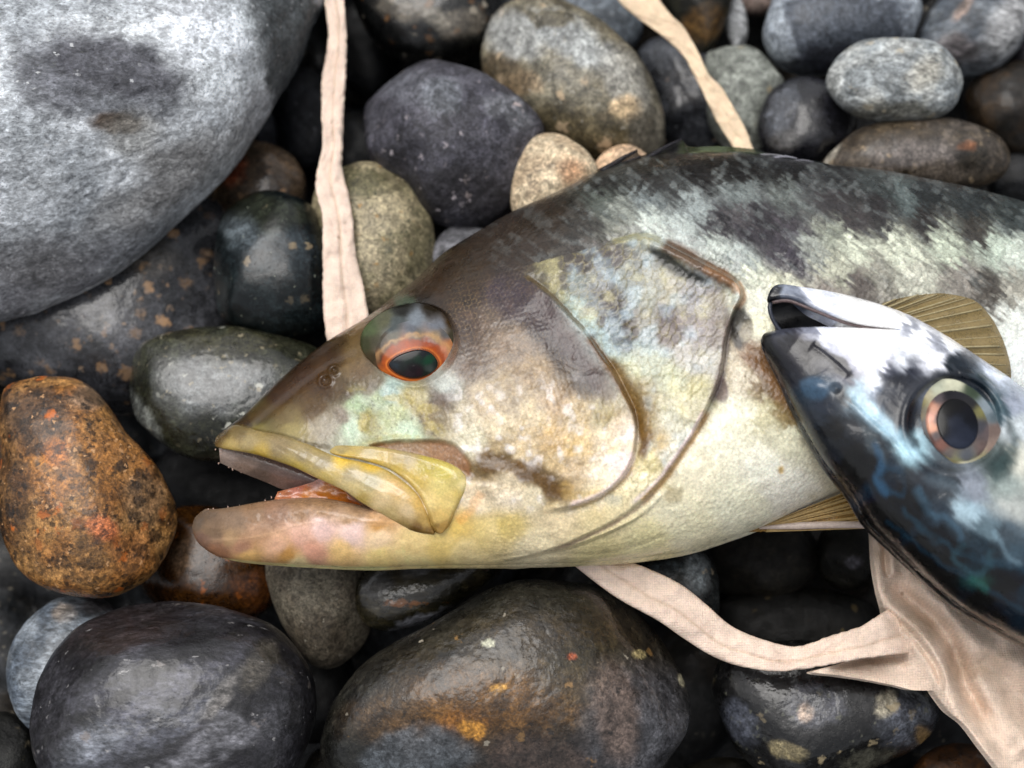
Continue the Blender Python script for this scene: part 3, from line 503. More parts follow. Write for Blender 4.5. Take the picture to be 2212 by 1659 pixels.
def bass_surface(x, y):
    z = zmacro(x, y)
    on = (x > 300)
    # broad forms of the head
    z = z+22*np.exp(-(((x-1080)/190)**2+((y-880)/150)**2))-10*np.exp(-(((x-1380)/60)**2+((y-880)/110)**2))
    z = z+14*np.exp(-(((x-760)/130)**2+((y-800)/70)**2))
    z = z+crease(x, y, PREOP, 14, 60, 16, 18, 5)                   # preopercle stands proud of the groove behind it
    z = z+crease(x, y, PREOP[4:11], 0, 10, 7, 26, 3)
    z = z+crease(x, y, OPER[:14], 17, 80, 19, 26, 4.5, .04)+crease(x, y, OPER[12:], 9, 60, 7, 24, 6)
    z = z+crease(x, y, FOLD2, 6, 22, 3, 16, 3)
    z = z+crease(x, y, [(1380,1120),(1290,1160),(1190,1192),(1090,1212)], 5, 16, 2, 16, 3)
    z = z+crease(x, y, JRIDGE, 3, 30, -4, 20, 8)
    d, _, p = polydist(x, y, SM([(1060,1207),(1150,1196),(1250,1198),(1340,1190),(1430,1160)])); z = z-3*np.exp(-(d/5)**2)
    # dark gill flap, fleshy rim
    d, _, p = polydist(x, y, SM([(1400,520),(1450,545),(1520,582),(1580,612),(1597,640),(1580,690)])); z = z+13*np.exp(-(d/15)**2)
    # pocket above the jaw plate
    z = z-9*mask(x, y, [(800,964),(850,953),(918,951),(968,955),(995,972),(1014,1000),(1020,1040),(990,1020),(900,985),(840,975)], 6)
    d, _, _ = polydist(x, y, SM([(790,962),(848,950),(918,948),(972,952),(1004,976)])); z = z+4*np.exp(-(d/7)**2)
    # snout ridges, nostrils
    d, _, _ = polydist(x, y, SM([(545,925),(610,870),(700,800),(770,765)])); z = z-4*np.exp(-(d/9)**2)
    for nx, ny, r in ((703,822,8),(722,800,6)): z = z-9*np.exp(-(((x-nx)**2+(y-ny)**2)/r**2))+4*np.exp(-((np.hypot(x-nx, y-ny)-r*1.7)/4)**2)
    # eye socket
    e, _, _ = polydist(x, y, np.vstack([SM(EYE+[EYE[0]]), ])); ins = inpoly(x, y, catmull(EYE, 60, True))
    z = z+np.where(ins, -26*sstep(0, 14, e), 5*np.exp(-e/10))+9*np.exp(-(((x-870)/90)**2+((y-640)/18)**2))
    # lower jaw muscles and wrinkles
    z = z+3*fbm(x/90, y/45, 3, 3)*sstep(0, 200, z)
    z = z+2.2*np.sin((y-.25*x)/9+2*fbm(x/60, y/60, 8, 2))*np.exp(-(((x-1060)/60)**2+((y-1030)/50)**2))
    # mouth edges
    dn = np.minimum(polydist(x, y, SM(JAW, 40))[0], polydist(x, y, SM(LIPB, 40))[0]); act = 1-sstep(760, 900, x)
    z = z*(1-act*.5*(1-prof(dn/34)))
    return z

def region_weights(x, y):
    """how much each kind of scale shows"""
    d, s, p = polydist(x, y, SM(PREOP)); behind = np.where(p > 0, s < 0, False)
    dO, sO, pO = polydist(x, y, SM(OPER)); bodyside = (sO < 0)
    body = bodyside & (x > 1180)
    body = sstep(-6, 6, -dO*sO)*sstep(1150, 1330, x+.4*(1000-y))
    oper = (1-body)*sstep(-6, 6, -d*s)*sstep(1110, 1200, x)*(1-sstep(1050, 1120, y-.0*x))
    cheek = (1-body)*(1-oper)*sstep(930, 1010, x)*(1-sstep(1060, 1130, y))*sstep(560, 680, y+.2*(x-900))
    return body, oper, cheek

WET_FIELD = {}
def bass_color(x, y):
    c = idw(x, y, SKIN, con=.75)
    body, oper, cheek = region_weights(x, y)
    # body: each scale has its own tone; dark bars break up scale by scale
    bh, be, bi = scales(x, y, 21, 38, .45, seed=2)
    xs, ys = x+13*(bi-.5), y+16*(bi-.5)
    sa = 34*fbm((x*.80+y*.60)/34, (-x*.60+y*.80)/5.5, 24, 3); c2 = idw(xs+.8*sa, ys+.6*sa, SKIN, warp=9, ws=26, pw=4.4, seed=9, con=.65)
    stre = fbm((x*.80+y*.60)/26, (-x*.60+y*.80)/7, 4, 3)*.5+.5
    lum = c2.mean(-1)
    up = (1-sstep(560, 760, y-.05*(x-1400)))
    dk = sstep(.48, .72, stre+.25*(bi-.5))*up
    c2 = c2*(1-.45*dk[..., None])
    lt = sstep(.52, .75, fbm((x*.80+y*.60)/30, (-x*.60+y*.80)/9, 14, 3)*.5+.5+.2*(bi-.5))*up*sstep(.02, .1, .3-lum)
    c2 = mixc(c2, 'a8b4ac', .12*lt)
    c2 = c2*(1+.4*(bi-.5)*up-.22*be*(.3+.7*up))[..., None]
    c = c*(1-body[..., None])+c2*body[..., None]
    # operculum scales
    oh, oe, oi = scales(x, y, 30, 42, .5, seed=5)
    c2 = idw(x+10*(oi-.5), y+10*(oi-.5), SKIN, warp=14, ws=25, pw=4.2, seed=6, con=.65)
    c2 = mixc(c2*(1+.3*(oi-.5)+.16*(oh-.5))[..., None], '8c8450', .5*oe)
    iri = fbm(x/40, y/40, 44, 3); c2 = mixc(c2, 'b4cfd4', .35*sstep(.1, .5, iri)); c2 = mixc(c2, 'd2cc8a', .3*sstep(.1, .5, -iri))
    c = c*(1-oper[..., None])+c2*oper[..., None]
    ch, ce, ci = scales(x, y, 15, 30, seed=8)
    c2 = mixc(c*(1+.34*(ci-.5))[..., None], '9c8458', .28*ce); g = fbm(x/22, y/22, 61, 3)
    c2 = mixc(c2, 'dcdcd4', .45*sstep(.15, .5, g)*sstep(780, 880, y)); c2 = mixc(c2, '6c543c', .3*sstep(.1, .5, -g)*(1-sstep(850, 1000, y)))
    c2 = mixc(c2, 'd8b050', .3*sstep(.1, .4, fbm(x/35, y/25, 71, 3))*sstep(860, 960, y)*sstep(1080, 1180, x))
    c = c*(1-cheek[..., None])+c2*cheek[..., None]
    # fine dark pepper on the turquoise blotch
    pep = mask(x, y, [(755,860),(800,840),(900,850),(960,900),(940,945),(850,955),(770,940)], 25, 12)
    c = mixc(c, '4a4028', .6*pep*sstep(.42, .6, fbm(x/6, y/6, 303, 2)))
    c = mixc(c, 'b8c8b0', .2*pep*sstep(.1, .4, fbm(x/28, y/22, 5, 3))); c = mixc(c, 'b0a048', .55*pep*sstep(.05, .4, -fbm(x/28, y/22, 5, 3)))
    # markings
    def band(line, w, cc, st, wa=0, soft=.5):
        xx = x+wa*fbm(x/18, y/18, 77, 3); yy = y+wa*fbm(x/18, y/18, 87, 3)
        d, s, p = polydist(xx, yy, SM(line)); f = sstep(0, .08, p)*(1-sstep(.92, 1, p)); return (1-sstep(w*(1-soft), w*(1+soft), d))*st*f, cc
    L = [band([(1262,715),(1292,758),(1322,800),(1350,845),(1374,890),(1388,930),(1392,965),(1380,1000)], 10, '6e4c14', .95, 3),
         band([(1310,772),(1350,830),(1382,885),(1395,930),(1396,960)], 15, '7a5a1c', .85, 4),
         band([(1330,790),(1372,840),(1402,890),(1414,940)], 18, '8c7440', .45, 5),
         band([(1130,592),(1184,630),(1226,673),(1269,719)], 4, '6c5c34', .8, 2),
         band([(1150,640),(1200,690),(1250,750),(1300,820),(1330,870)], 26, '5c4a44', .6, 10),
         band([(1320,523),(1388,510),(1431,522)], 7, '9c9860', .5, 3),
         band([(1425,525),(1482,552),(1546,588),(1590,618)], 17, '64482a', .95, 5),
         band([(1520,575),(1570,600),(1598,632)], 11, '8c6438', .7, 5),
         band([(1590,608),(1606,640),(1590,672)], 8, 'b0906a', .9, 3),
         band([(1583,675),(1568,734),(1563,777),(1552,828),(1531,876)], 9, '6c5a50', .7, 4),
         band([(1540,620),(1555,680),(1550,760)], 20, '6c5c54', .5, 8),
         band([(1530,880),(1500,938),(1450,1013),(1416,1056),(1380,1093)], 8, 'b48c4a', .85, 3),
         band([(1524,880),(1492,938),(1442,1010),(1405,1053),(1360,1092)], 4, 'd8c8c4', .6, 2),
         band([(1420,1056),(1380,1095),(1320,1134),(1260,1163),(1190,1190)], 3.5, 'b09878', .7, 2),
         band([(1368,970),(1355,1013),(1325,1050),(1280,1077),(1225,1094)], 7, 'e2cfc8', .6, 4),
         band([(1372,1000),(1340,1045),(1290,1080),(1225,1101)], 3, 'b89c60', .8, 2),
         band([(505,918),(554,930),(610,941),(666,958),(722,968)], 5, '5a4c20', .8, 2),
         band(JRIDGE, 6, 'd8bc9c', .12, 6),
         band([(470,1208),(560,1218),(700,1225),(850,1229),(1000,1225)], 4, 'e8dca8', .8, 1),
         band([(1040,1060),(1020,1100),(985,1130)], 10, 'dca868', .45, 5)]
    for m, cc in L: c = mixc(c, cc, m)
    for poly, cc, st, so, wp in (([(600,815),(700,735),(790,680),(850,630),(900,590),(960,535),(1040,485),(1120,445),(1200,425),(1230,470),(1180,540),(1130,590),(1050,625),(980,640),(900,632),(840,655),(790,700),(720,770),(640,850),(590,870)], '3a2812', .55, 22, 26),
                             ([(1100,600),(1140,605),(1200,670),(1250,740),(1290,810),(1270,840),(1220,780),(1160,720),(1090,690),(1060,640)], '4a3c3e', .55, 16, 22),
                             ([(500,925),(560,880),(640,820),(720,765),(760,775),(700,840),(620,890),(550,915)], '4a3216', .5, 14, 12),
                             ([(1402,536),(1440,545),(1490,580),(1530,603),(1515,612),(1470,600),(1425,570)], '23261f', .95, 8, 3),
                             ([(1585,668),(1606,668),(1622,695),(1616,740),(1592,750),(1580,720)], '2a2622', .92, 6, 8),
                             ([(1604,700),(1622,700),(1622,730),(1606,738)], 'a8a080', .6, 6, 8),
                             ([(1552,812),(1570,825),(1576,860),(1560,872),(1545,860)], '6c5a58', .8, 6, 6),
                             ([(1600,752),(1660,745),(1700,800),(1720,900),(1680,860),(1640,820),(1605,790)], '80592c', .8, 16, 14),
                             ([(800,964),(850,953),(918,951),(968,955),(995,972),(1014,1000),(1016,1030),(990,1015),(900,985),(840,975)], '8e5c2c', .85, 6, 4),
                             ([(1430,1070),(1450,1050),(1475,1055),(1470,1080),(1440,1085)], '8a7a48', .6, 8, 8),
                             ([(1682,1010),(1692,1008),(1692,1022),(1683,1022)], 'c09c30', .8, 4, 0),
                             ([(760,700),(790,690),(800,740),(780,790),(740,800)], '74603c', .5, 12, 10),
                             ([(640,1165),(680,1175),(720,1200),(680,1205),(640,1190)], 'c08c80', .22, 14, 8),
                             ([(1030,985),(1070,975),(1120,995),(1170,1020),(1215,1050),(1205,1080),(1175,1065),(1130,1035),(1080,1020),(1040,1010)], '6a4a10', .85, 9, 16)):
        c = mixc(c, cc, mask(x, y, poly, so, wp, 20)*st)
    mot = fbm(x/17, y/17, 21, 4, .6); c = c*(1+.16*mot)[..., None]
    wet = 1-sstep(640, 840, x+.5*(y-800)); wet = np.maximum(wet, .5*mask(x, y, [(740,700),(850,640),(1000,560),(1060,600),(1000,690),(900,640),(780,720)], 25, 20)); wet = np.maximum(wet, (1-sstep(960, 1120, x))*sstep(1095, 1150, y+.06*(x-800))); WET_FIELD['v'] = wet
    g = c.mean(-1)[..., None]; c = g+(c-g)*(.9+.45*wet[..., None])
    c = c*(1+.22*fbm(x/7, y/7, 201, 3)*(1-sstep(.25, .6, g[..., 0]))*(1-.7*wet))[..., None]
    return np.clip(c*A([1.2, 1.16, 1.25]), .003, .93)

body_root = P(1300, 1000, -230)
bass = thing('bass', 'large olive and cream fish lying on its side with its mouth open', 'fish', body_root)
M_SKIN = skin_mat('wet_fish_skin', pores=1.15, coat=.3, crough=.09, rough=.34, var=.11, fine=.2); M_SNOUT = skin_mat('wet_lip_skin', rough=.22, coat=.6, fine=.2, crough=.06, var=.14, sss=.3)
def make_bass_body():
    step = 2.7; nf = 165
    xr = np.arange(800, 2420, step)[1:]
    t = np.linspace(0, 1, nf)
    xu = np.r_[464+(800-464)*t**1.25, xr]; xl = np.r_[415+(800-415)*t**1.25, xr]; ic = nf-1
    lipb, seam, jaw = catmull(LIPB, 200), catmull(SEAM, 300), catmull(JAW, 200)
    botc = catmull(BOT[3:], 500); jl = A([(415,1137),(420,1119),(432,1107)]+[tuple(p) for p in jaw[4:]])
    bl = A([(415,1138),(418,1157)]+[tuple(p) for p in botc[4:]])
    mu = np.r_[np.interp(xu[:nf], lipb[:, 0], lipb[:, 1]), np.interp(xr, seam[:, 0], seam[:, 1])]
    ml = np.r_[np.interp(xl[:nf], jl[:, 0], jl[:, 1]), np.interp(xr, seam[:, 0], seam[:, 1])]
    tu = topy(xu); bo = np.interp(xl, bl[:, 0], bl[:, 1]); bo = np.maximum(bo, ml+.5); mu = np.maximum(mu, tu+.5)
    NU, NL = 235, 120
    def grid(x, a, b, n, e0, e1):
        s = np.linspace(0, 1, n); s = s-e0*np.sin(2*math.pi*s)/(2*math.pi)*.0
        if e0: s = s**1.35
        if e1: s = 1-(1-s)**1.35
        return np.broadcast_to(x[:, None], (len(x), n)), a[:, None]*(1-s)+b[:, None]*s
    XU, YU = grid(xu, tu, mu, NU, 1, 0); XL, YL = grid(xl, ml, bo, NL, 0, 1)
    n = len(xu); idU = np.arange(n*NU).reshape(n, NU); idL = n*NU+np.arange(n*NL).reshape(n, NL); idL[ic:, 0] = idU[ic:, -1]
    X = np.r_[XU.ravel(), XL.ravel()]; Y = np.r_[YU.ravel(), YL.ravel()]
    def q(i): return np.stack([i[:-1, :-1], i[:-1, 1:], i[1:, 1:], i[1:, :-1]], -1).reshape(-1, 4)
    Q = np.vstack([q(idU), q(idL)])
    used = np.unique(Q); remap = np.full(len(X), -1); remap[used] = np.arange(len(used)); X, Y, Q = X[used], Y[used], remap[Q]
    z = bass_surface(X, Y); zm = zmacro(X, Y)
    body, oper, cheek = region_weights(X, Y); edge = sstep(0, 60, zm)
    h1, e1, _ = scales(X, Y, 21, 38, .45, seed=2); h2, e2, _ = scales(X, Y, 30, 42, .5, seed=5); h3_, e3, _ = scales(X, Y, 15, 30, seed=8)
    sm = .55+.9*sstep(-.4, .5, fbm(X/55, Y/55, 91, 3)); edge = edge*sm
    z = z+edge*(body*(h1*3.4)*(.35+.65*(1-sstep(800, 1000, Y)))+oper*h2*5.0+cheek*h3_*2.4)+edge*.8*fbm(X/12, Y/12, 5, 3)
    Vt = P(X, Y, z); Vb = Vt.copy(); Vb[:, 2] = -.85*zm*U
    V, F = solid(Vt, Vb, Q); col = bass_color(X, Y)
    col = np.hstack([col, WET_FIELD['v'][:, None]]); o = mesh_np('body', V, F, M_SKIN, bass, np.vstack([col, col]))
    return o
make_bass_body()

def patch(name, c1, c2, n, m, zf, colf, mat, root, thick=10, par=None):
    X, Y, u, s = strip(c1, c2, n, m); z = zf(X, Y, u, s); Vt = P(X, Y, z).reshape(-1, 3); Vb = P(X, Y, z-thick).reshape(-1, 3)
    Q = gridq(n, m)[:, ::-1]; V, F = solid(Vt, Vb, Q); c = colf(X, Y).reshape(-1, 3); c = np.vstack([c, c])
    return sub(par, name, V, F, mat, root, c) if par is not None else mesh_np(name, V, F, mat, root, c)
def zsm(x, y):   # head form without the mouth edges
    return zmacro(x, y)+22*np.exp(-(((x-1080)/190)**2+((y-880)/150)**2))
LIPC = [(470,950,'6a5630'),(480,935,'5c4a28'),(520,935,'7c6c44'),(540,950,'9c8c5c'),(600,960,'8c7c54'),(500,962,'a89454'),(560,978,'a8903c'),(650,985,'94865c'),(700,1000,'9a8e68'),(640,1008,'b09c48'),(700,1030,'b4a058'),(760,1030,'a89c74'),(760,1055,'b8a870'),(800,1040,'a8a078'),(830,1080,'c4b080'),(780,1078,'a89248'),(850,1060,'c8a868'),(880,1100,'c8b488'),(840,1115,'b4a068'),(900,1140,'80602c'),(870,1130,'a08850'),(930,1150,'8a6a30'),(920,1125,'b09450'),(900,1090,'c8a85c'),
        (740,975,'a09058'),(800,980,'b0a068'),(860,990,'b4a068'),(740,992,'d8b848'),(800,1005,'d0b040'),(860,1010,'b8a048'),(920,1010,'b4a440'),(960,1020,'bcb050'),(900,1040,'c4ac58'),(950,1050,'cdbf74'),(990,1040,'bcb068'),(930,1080,'d4c07c'),(970,1080,'d0bc74'),(950,1120,'d0b468'),(990,1070,'ccb868'),(955,1140,'a8853c'),(880,985,'a8986c'),(700,965,'a08c4c'),(1004,1050,'d8cc90')]
lipcol = lambda x, y: np.clip(idw(x, y, LIPC, warp=8, ws=40, pw=3.6, con=.22)*(1+.11*fbm((x*.86+y*.5)/40, (-x*.5+y*.86)/6, 5, 3))[..., None]*A([1.1, 1.06, 1.12]), .004, .9)
def z_plate(x, y, u, s): return zsm(x, y)-4+16*prof(np.minimum(s, 1-s)*4)*sstep(0, .25, u)+5*np.exp(-(polydist(x, y, SM([(720,978),(800,1000),(870,1030),(915,1075),(940,1130)]))[0]/6)**2)
def z_lip(x, y, u, s): return zsm(x, y)-4+19*prof(np.minimum(s, 1-s)*2.2)*(.55+.45*sstep(0, .15, u))*(1-.35*sstep(.8, 1, u))+1.5*fbm((x*.86+y*.5)/60, (-x*.5+y*.86)/9, 3, 3)
patch('jaw_plate', [(690,950),(736,960),(806,964),(862,972),(904,981),(960,996),(994,1014),(1009,1038),(1006,1058),(994,1084),(982,1110),(972,1134),(958,1150)], [(690,962),(722,982),(778,993),(834,1010),(876,1038),(902,1066),(920,1100),(926,1120),(930,1134),(934,1142),(938,1148),(942,1152),(948,1154)], 120, 40, z_plate, lipcol, M_SNOUT, bass, 22)
patch('upper_lip', [(464,958),(467,945),(484,929),(509,917),(554,929),(610,940),(666,959),(722,984),(778,996),(834,1014),(876,1042),(904,1070),(922,1105),(934,1135),(940,1150)], [(464,961),(466,965),(484,970),(520,976),(554,983),(599,997),(638,1011),(680,1031),(722,1050),(750,1064),(778,1084),(820,1109),(848,1126),(890,1149),(936,1156)], 160, 34, z_lip, lipcol, M_SNOUT, bass, 26)
# mouth: far side of the jaw, orange lining, teeth
M_MOUTH = skin_mat('mouth_flesh', rough=.25, coat=.5, fine=.2)
patch('far_jaw', [(472,958),(520,966),(580,982),(640,1004),(700,1034)], [(476,1000),(520,1020),(570,1040),(620,1060),(680,1066)], 60, 16, lambda x, y, u, s: 6-30*s+12*np.sin(s*math.pi)+0*x, lambda x, y: idw(x, y, [(480,985,'b09c90'),(540,1000,'a08878'),(600,1020,'907468'),(560,1025,'806c60'),(660,1045,'8c7068')], warp=10), M_MOUTH, bass, 14)
patch('mouth_lining', [(600,1062),(640,1052),(674,1042),(700,1034),(760,1060),(830,1100)], [(590,1085),(640,1086),(690,1090),(730,1096),(790,1106),(840,1120)], 60, 20, lambda x, y, u, s: 8+18*u-6*np.sin(s*math.pi)+3*fbm(x/20, y/8, 1, 3), lambda x, y: idw(x, y, [(610,1068,'c88058'),(640,1056,'d88870'),(684,1040,'e0b0a4'),(660,1072,'dc8c40'),(700,1060,'e8943c'),(740,1070,'e08428'),(690,1080,'d87820'),(760,1085,'cc6c20'),(800,1100,'b05c18')], warp=8), M_MOUTH, bass, 14)
def teeth(line, z, n, up, hgt):
    c = catmull(line, n); V = []; Q = []; T = []
    for i, (x, y) in enumerate(c):
        x += random.uniform(-9, 9); h = hgt*random.uniform(.4, 1.5)
        b, t = P(x, y, z), P(x+random.uniform(-1, 1), y+up*h, z+h*.3)
        v, q, tr = tube([b, (b+t)/2, t], [1.7*U, 1.1*U, .2*U], 5); o = sum(len(k) for k in V); V.append(v); Q.append(q+o); T.append(tr+o)
    return np.vstack(V), np.vstack(Q), np.vstack(T)
M_TOOTH = skin_mat('tooth', rough=.3, coat=.3, var=.05)
for nm, line, z, n, up, h in (('upper_teeth', [(472,970),(500,974),(550,985),(590,997)], 6, 11, 1, 4.5), ('far_teeth', [(480,1000),(520,1016),(570,1033),(615,1053)], -26, 15, 1, 4), ('lower_teeth', [(450,1101),(500,1097),(550,1089),(600,1070),(640,1056),(676,1044)], 18, 13, -1, 4)):
    V, Q, T = teeth(line, z, n, up, h); o = mesh_np(nm, V, Q, M_TOOTH, bass, np.tile(lin('c8a898'), (len(V), 1)), tris=T); o['kind'] = 'stuff'

# eye of the bass
M_EYE = skin_mat('moist_eye', rough=.12, coat=0.0, fine=.03, freq=1.2, crough=.03, var=.12, sss=0)
EZ = float(zmacro(A([886.]), A([745.]))[0])
def eyez(x, y): r = np.hypot((x-886)/112, (y-745)/93); return EZ-16+44*np.sqrt(np.clip(1-r*r, 0, 1))+2
EC = [(815,740,'58543e'),(975,730,'54503c'),(790,745,'4c4e28'),(800,710,'5c6a44'),(830,690,'6a6a50'),(870,668,'2c2a20'),(930,665,'3a2e1c'),(975,690,'5c4420'),(985,730,'4a4028'),(860,700,'5c6464'),(900,690,'828a92'),(950,705,'7c8088'),(900,715,'7a7c80'),(850,725,'84847c'),(900,728,'8e866c'),(950,725,'a08c74'),(820,750,'706450'),(830,780,'6a4c34'),(800,775,'50401c'),(975,765,'70422c'),(960,800,'5c3820'),(890,830,'5c3014'),(840,810,'4c2c18')]
X, Y, r, Q = polar(EYE, 90, 26, (886, 745)); z = eyez(X, Y); Vt = P(X, Y, z).reshape(-1, 3); Vb = P(X, Y, z*0+EZ-40).reshape(-1, 3)
V, F = solid(Vt, Vb, Q[:, ::-1]); c = np.clip(idw(X, Y, EC, warp=7, ws=16), .003, .9).reshape(-1, 3)
eye = mesh_np('eye', V, F, M_EYE, bass, np.vstack([c, c]))
IRIS = [(812,786),(812,742),(842,706),(896,690),(950,704),(980,742),(978,785),(948,816),(905,830),(868,828),(834,813)]
PUP = [(838,786),(852,771),(876,760),(902,754),(926,758),(941,770),(948,785),(942,799),(921,812),(893,818),(864,811),(845,799)]
def iris_cf(x, y, c):
    pc = catmull(PUP, 60, True); d = polydist(x, y, np.vstack([pc, pc[:1]]))[0]; th = np.arctan2(y-787, (x-893)*.7)
    st = fbm(np.cos(th)*9, np.sin(th)*9, d/30, 3)
    top = sstep(800, 750, y) if False else 1-sstep(752, 800, y)
    w = 9+13*top*(1+.5*fbm(x/9, y/9, 13, 2)); c = c*(1+.35*st)[..., None]
    c = mixc(c, 'a84812', (.75+.3*fbm(x/12, y/12, 33, 2))*(1-sstep(w*.75, w*1.15, d))); c = mixc(c, 'd87830', .7*np.exp(-((d-3.5)/2.2)**2)); c = mixc(c, '3a1408', .8*np.exp(-(d/1.6)**2))
    return mixc(c, 'c89c68', .5*np.exp(-((d-w-9)/5)**2)*top)
def disc(name, con, off, pts, mat, par, root, zf, n=70, m=16, c=None, warp=5, ws=12, cf=None):
    X, Y, r, Q = polar(con, n, m, c); z = zf(X, Y)+off*(1-.0*r)-off*1.2*sstep(.9, 1, r); Vt = P(X, Y, z).reshape(-1, 3); Vb = P(X, Y, z-6).reshape(-1, 3)
    V, F = solid(Vt, Vb, Q[:, ::-1]); c = idw(X, Y, pts, warp=warp, ws=ws); c = cf(X, Y, c) if cf else c; c = np.clip(c, .002, .9).reshape(-1, 3)
    return sub(par, name, V, F, mat, root, np.vstack([c, c]))
disc('iris', IRIS, .7, [(895,695,'7c848c'),(848,708,'5c6464'),(820,740,'5c5848'),(940,702,'787c84'),(965,720,'6c6c6c'),(890,712,'6c7078'),(900,725,'807868'),(850,730,'706c5c'),(940,728,'a08c70'),(825,745,'5c4c3c'),(820,775,'5c3420'),(972,745,'b87c50'),(832,790,'b0541c'),(850,754,'8c5840'),(870,748,'b04c14'),(900,742,'90584a'),(880,752,'b84c10'),(930,742,'a88c88'),(930,755,'b04810'),(960,755,'c88468'),(968,775,'cc7c60'),(955,790,'c06c4c'),(960,800,'a85030'),(925,822,'a04c1c'),(890,829,'b05a1c'),(850,818,'b85818'),(835,805,'c06420'),(840,775,'c86c28')], M_EYE, eye, bass, eyez, n=140, m=50, c=(893, 780), warp=3, cf=iris_cf)
X, Y = None, None
disc('pupil', PUP, 3.6, [(860,775,'101c28'),(890,764,'061428'),(915,763,'06182c'),(900,775,'04402c'),(925,778,'0a5434'),(880,775,'0c3428'),(855,790,'34404a'),(850,800,'3a3434'),(870,790,'2c3432'),(895,795,'2a1420'),(905,805,'381824'),(885,812,'3c2830'),(930,795,'4a5450'),(940,790,'283430'),(920,810,'1c3020'),(890,822,'241c18'),(860,812,'3c2c28')], M_EYE, eye, bass, eyez, c=(893, 790), warp=4, ws=10)

# dorsal fin, pectoral fin, pelvic fin
M_FIN = skin_mat('fin_membrane', rough=.35, coat=.2, fine=.3, sss=.0); M_FIN.node_tree.nodes['Principled BSDF'].inputs['Alpha'].default_value = .68
def fincol(a, b, sd=0): return lambda x, y: (lin(a)*(1-(fbm(x/14, y/14, sd, 3)*.5+.5))[..., None]+lin(b)*(fbm(x/14, y/14, sd, 3)*.5+.5)[..., None])
def zconst(z0): return lambda x, y, u, s: z0+6*np.sin(u*40)+0*x
dorsal = patch('dorsal_fin', [(1290,366),(1330,346),(1372,326),(1385,336),(1430,318),(1472,303),(1490,317),(1560,316),(1640,324),(1664,336),(1700,334),(1722,345),(1760,348),(1790,354)], [(1290,385),(1360,365),(1400,352),(1470,347),(1560,345),(1640,348),(1740,360),(1790,366)], 90, 10, lambda x, y, u, s: 6+36*s+5*np.sin(u*38), lambda x, y: idw(x, y, [(1300,370,'3a3834'),(1360,345,'1c1a1c'),(1380,335,'1c1a20'),(1400,345,'2c2c24'),(1420,335,'34382a'),(1450,320,'26262a'),(1480,325,'4c5438'),(1540,330,'6c785c'),(1600,335,'5c6444'),(1660,340,'2a3030'),(1740,350,'3c4444'),(1450,345,'6c5c4c')], warp=10), M_FIN, bass, 6)
for pts, r, cc in (([(1300,372),(1340,345),(1376,325)], 9, '1c1a20'), ([(1310,375),(1350,352),(1384,338)], 6, '2c2a30'), ([(1385,352),(1430,322),(1474,300)], 8, '222026'), ([(1430,345),(1500,330),(1560,326)], 4, '5c6444'), ([(1500,345),(1580,330),(1650,331)], 4, '4c5444'), ([(1590,345),(1650,334),(1690,336)], 4, '8c8c90'), ([(1640,348),(1690,338),(1722,342)], 4, '9a9aa4'), ([(1690,352),(1730,346),(1758,350)], 3.5, '7c7c84')):
    w = [P(x, y, 22) for x, y in pts]; V, Q, T = tube(catmull(w, 9), np.linspace(1, .35, 9)*r*U, 8)
    sub(dorsal, 'spine', V, Q, M_FIN, bass, np.tile(lin(cc), (len(V), 1)), tris=T)
def fin(name, origin, tips, zf, cA, cB, n_rays, rw, root, start=.1):
    tp = catmull(tips, 60); o = A(origin); s = np.linspace(0, 1, 30)
    X = o[0]+(tp[:, None, 0]-o[0])*s; Y = o[1]+(tp[:, None, 1]-o[1])*s; u = np.broadcast_to(np.linspace(0, 1, 60)[:, None], X.shape)
    z = zf(X, Y, u, s); Vt = P(X, Y, z).reshape(-1, 3); Vb = P(X, Y, z-2.5).reshape(-1, 3)
    V, F = solid(Vt, Vb, gridq(60, 30)); c = fincol(*cA)(X, Y).reshape(-1, 3)
    f = mesh_np(name, V, F, M_FIN, root, np.vstack([c, c]))
    tq = catmull(tips, n_rays); fr = random.Random(5); tq = tq+A([[fr.uniform(-4, 4), fr.uniform(-4, 4)] for _ in tq])
    for i in range(n_rays):
        ss = np.linspace(start, .985, 12); x = o[0]+(tq[i, 0]-o[0])*ss; y = o[1]+(tq[i, 1]-o[1])*ss
        zz = zf(x, y, np.full(12, i/(n_rays-1)), ss)
        V, Q, T = tube(P(x, y, zz+1), np.linspace(.6, 1, 12)*rw*fr.uniform(.6, 1.25)*U, 6); sub(f, 'fin_ray', V, Q, M_FIN, root, np.tile(lin(cB), (len(V), 1)), tris=T)
    return f
bz = lambda x, y: zmacro(x, y)
pec = fin('pectoral_fin', (1690, 760), [(1880,664),(1940,645),(1990,637),(2040,634),(2102,648),(2136,679),(2158,715),(2174,755),(2184,799),(2182,850)], lambda x, y, u, s: bz(x, y)+10+10*A(s)+3*np.sin(u*60), ('7c6a40', '94825a'), 'b0a480', 22, 1.9, bass)
fin('pelvic_fin', (1610, 1150), [(1880,1040),(1900,1060),(1915,1080),(1920,1100),(1915,1122),(1905,1136)], lambda x, y, u, s: 10+34*A(s)-10*u, ('7c5a24', '9c7838'), 'b89c68', 14, 2.6, bass, .15)
w = P(A([1640, 1700, 1780, 1860, 1915]), A([1140, 1137, 1134, 1134, 1136]), A([12, 18, 26, 34, 40])); V, Q, T = tube(catmull(w, 14), np.r_[np.linspace(.4, 1, 5), np.ones(9)]*8*U, 8)
sub(bpy.data.objects['pelvic_fin'], 'leading_ray', V, Q, M_FIN, bass, np.tile(lin('c8b8b0'), (len(V), 1)), tris=T)

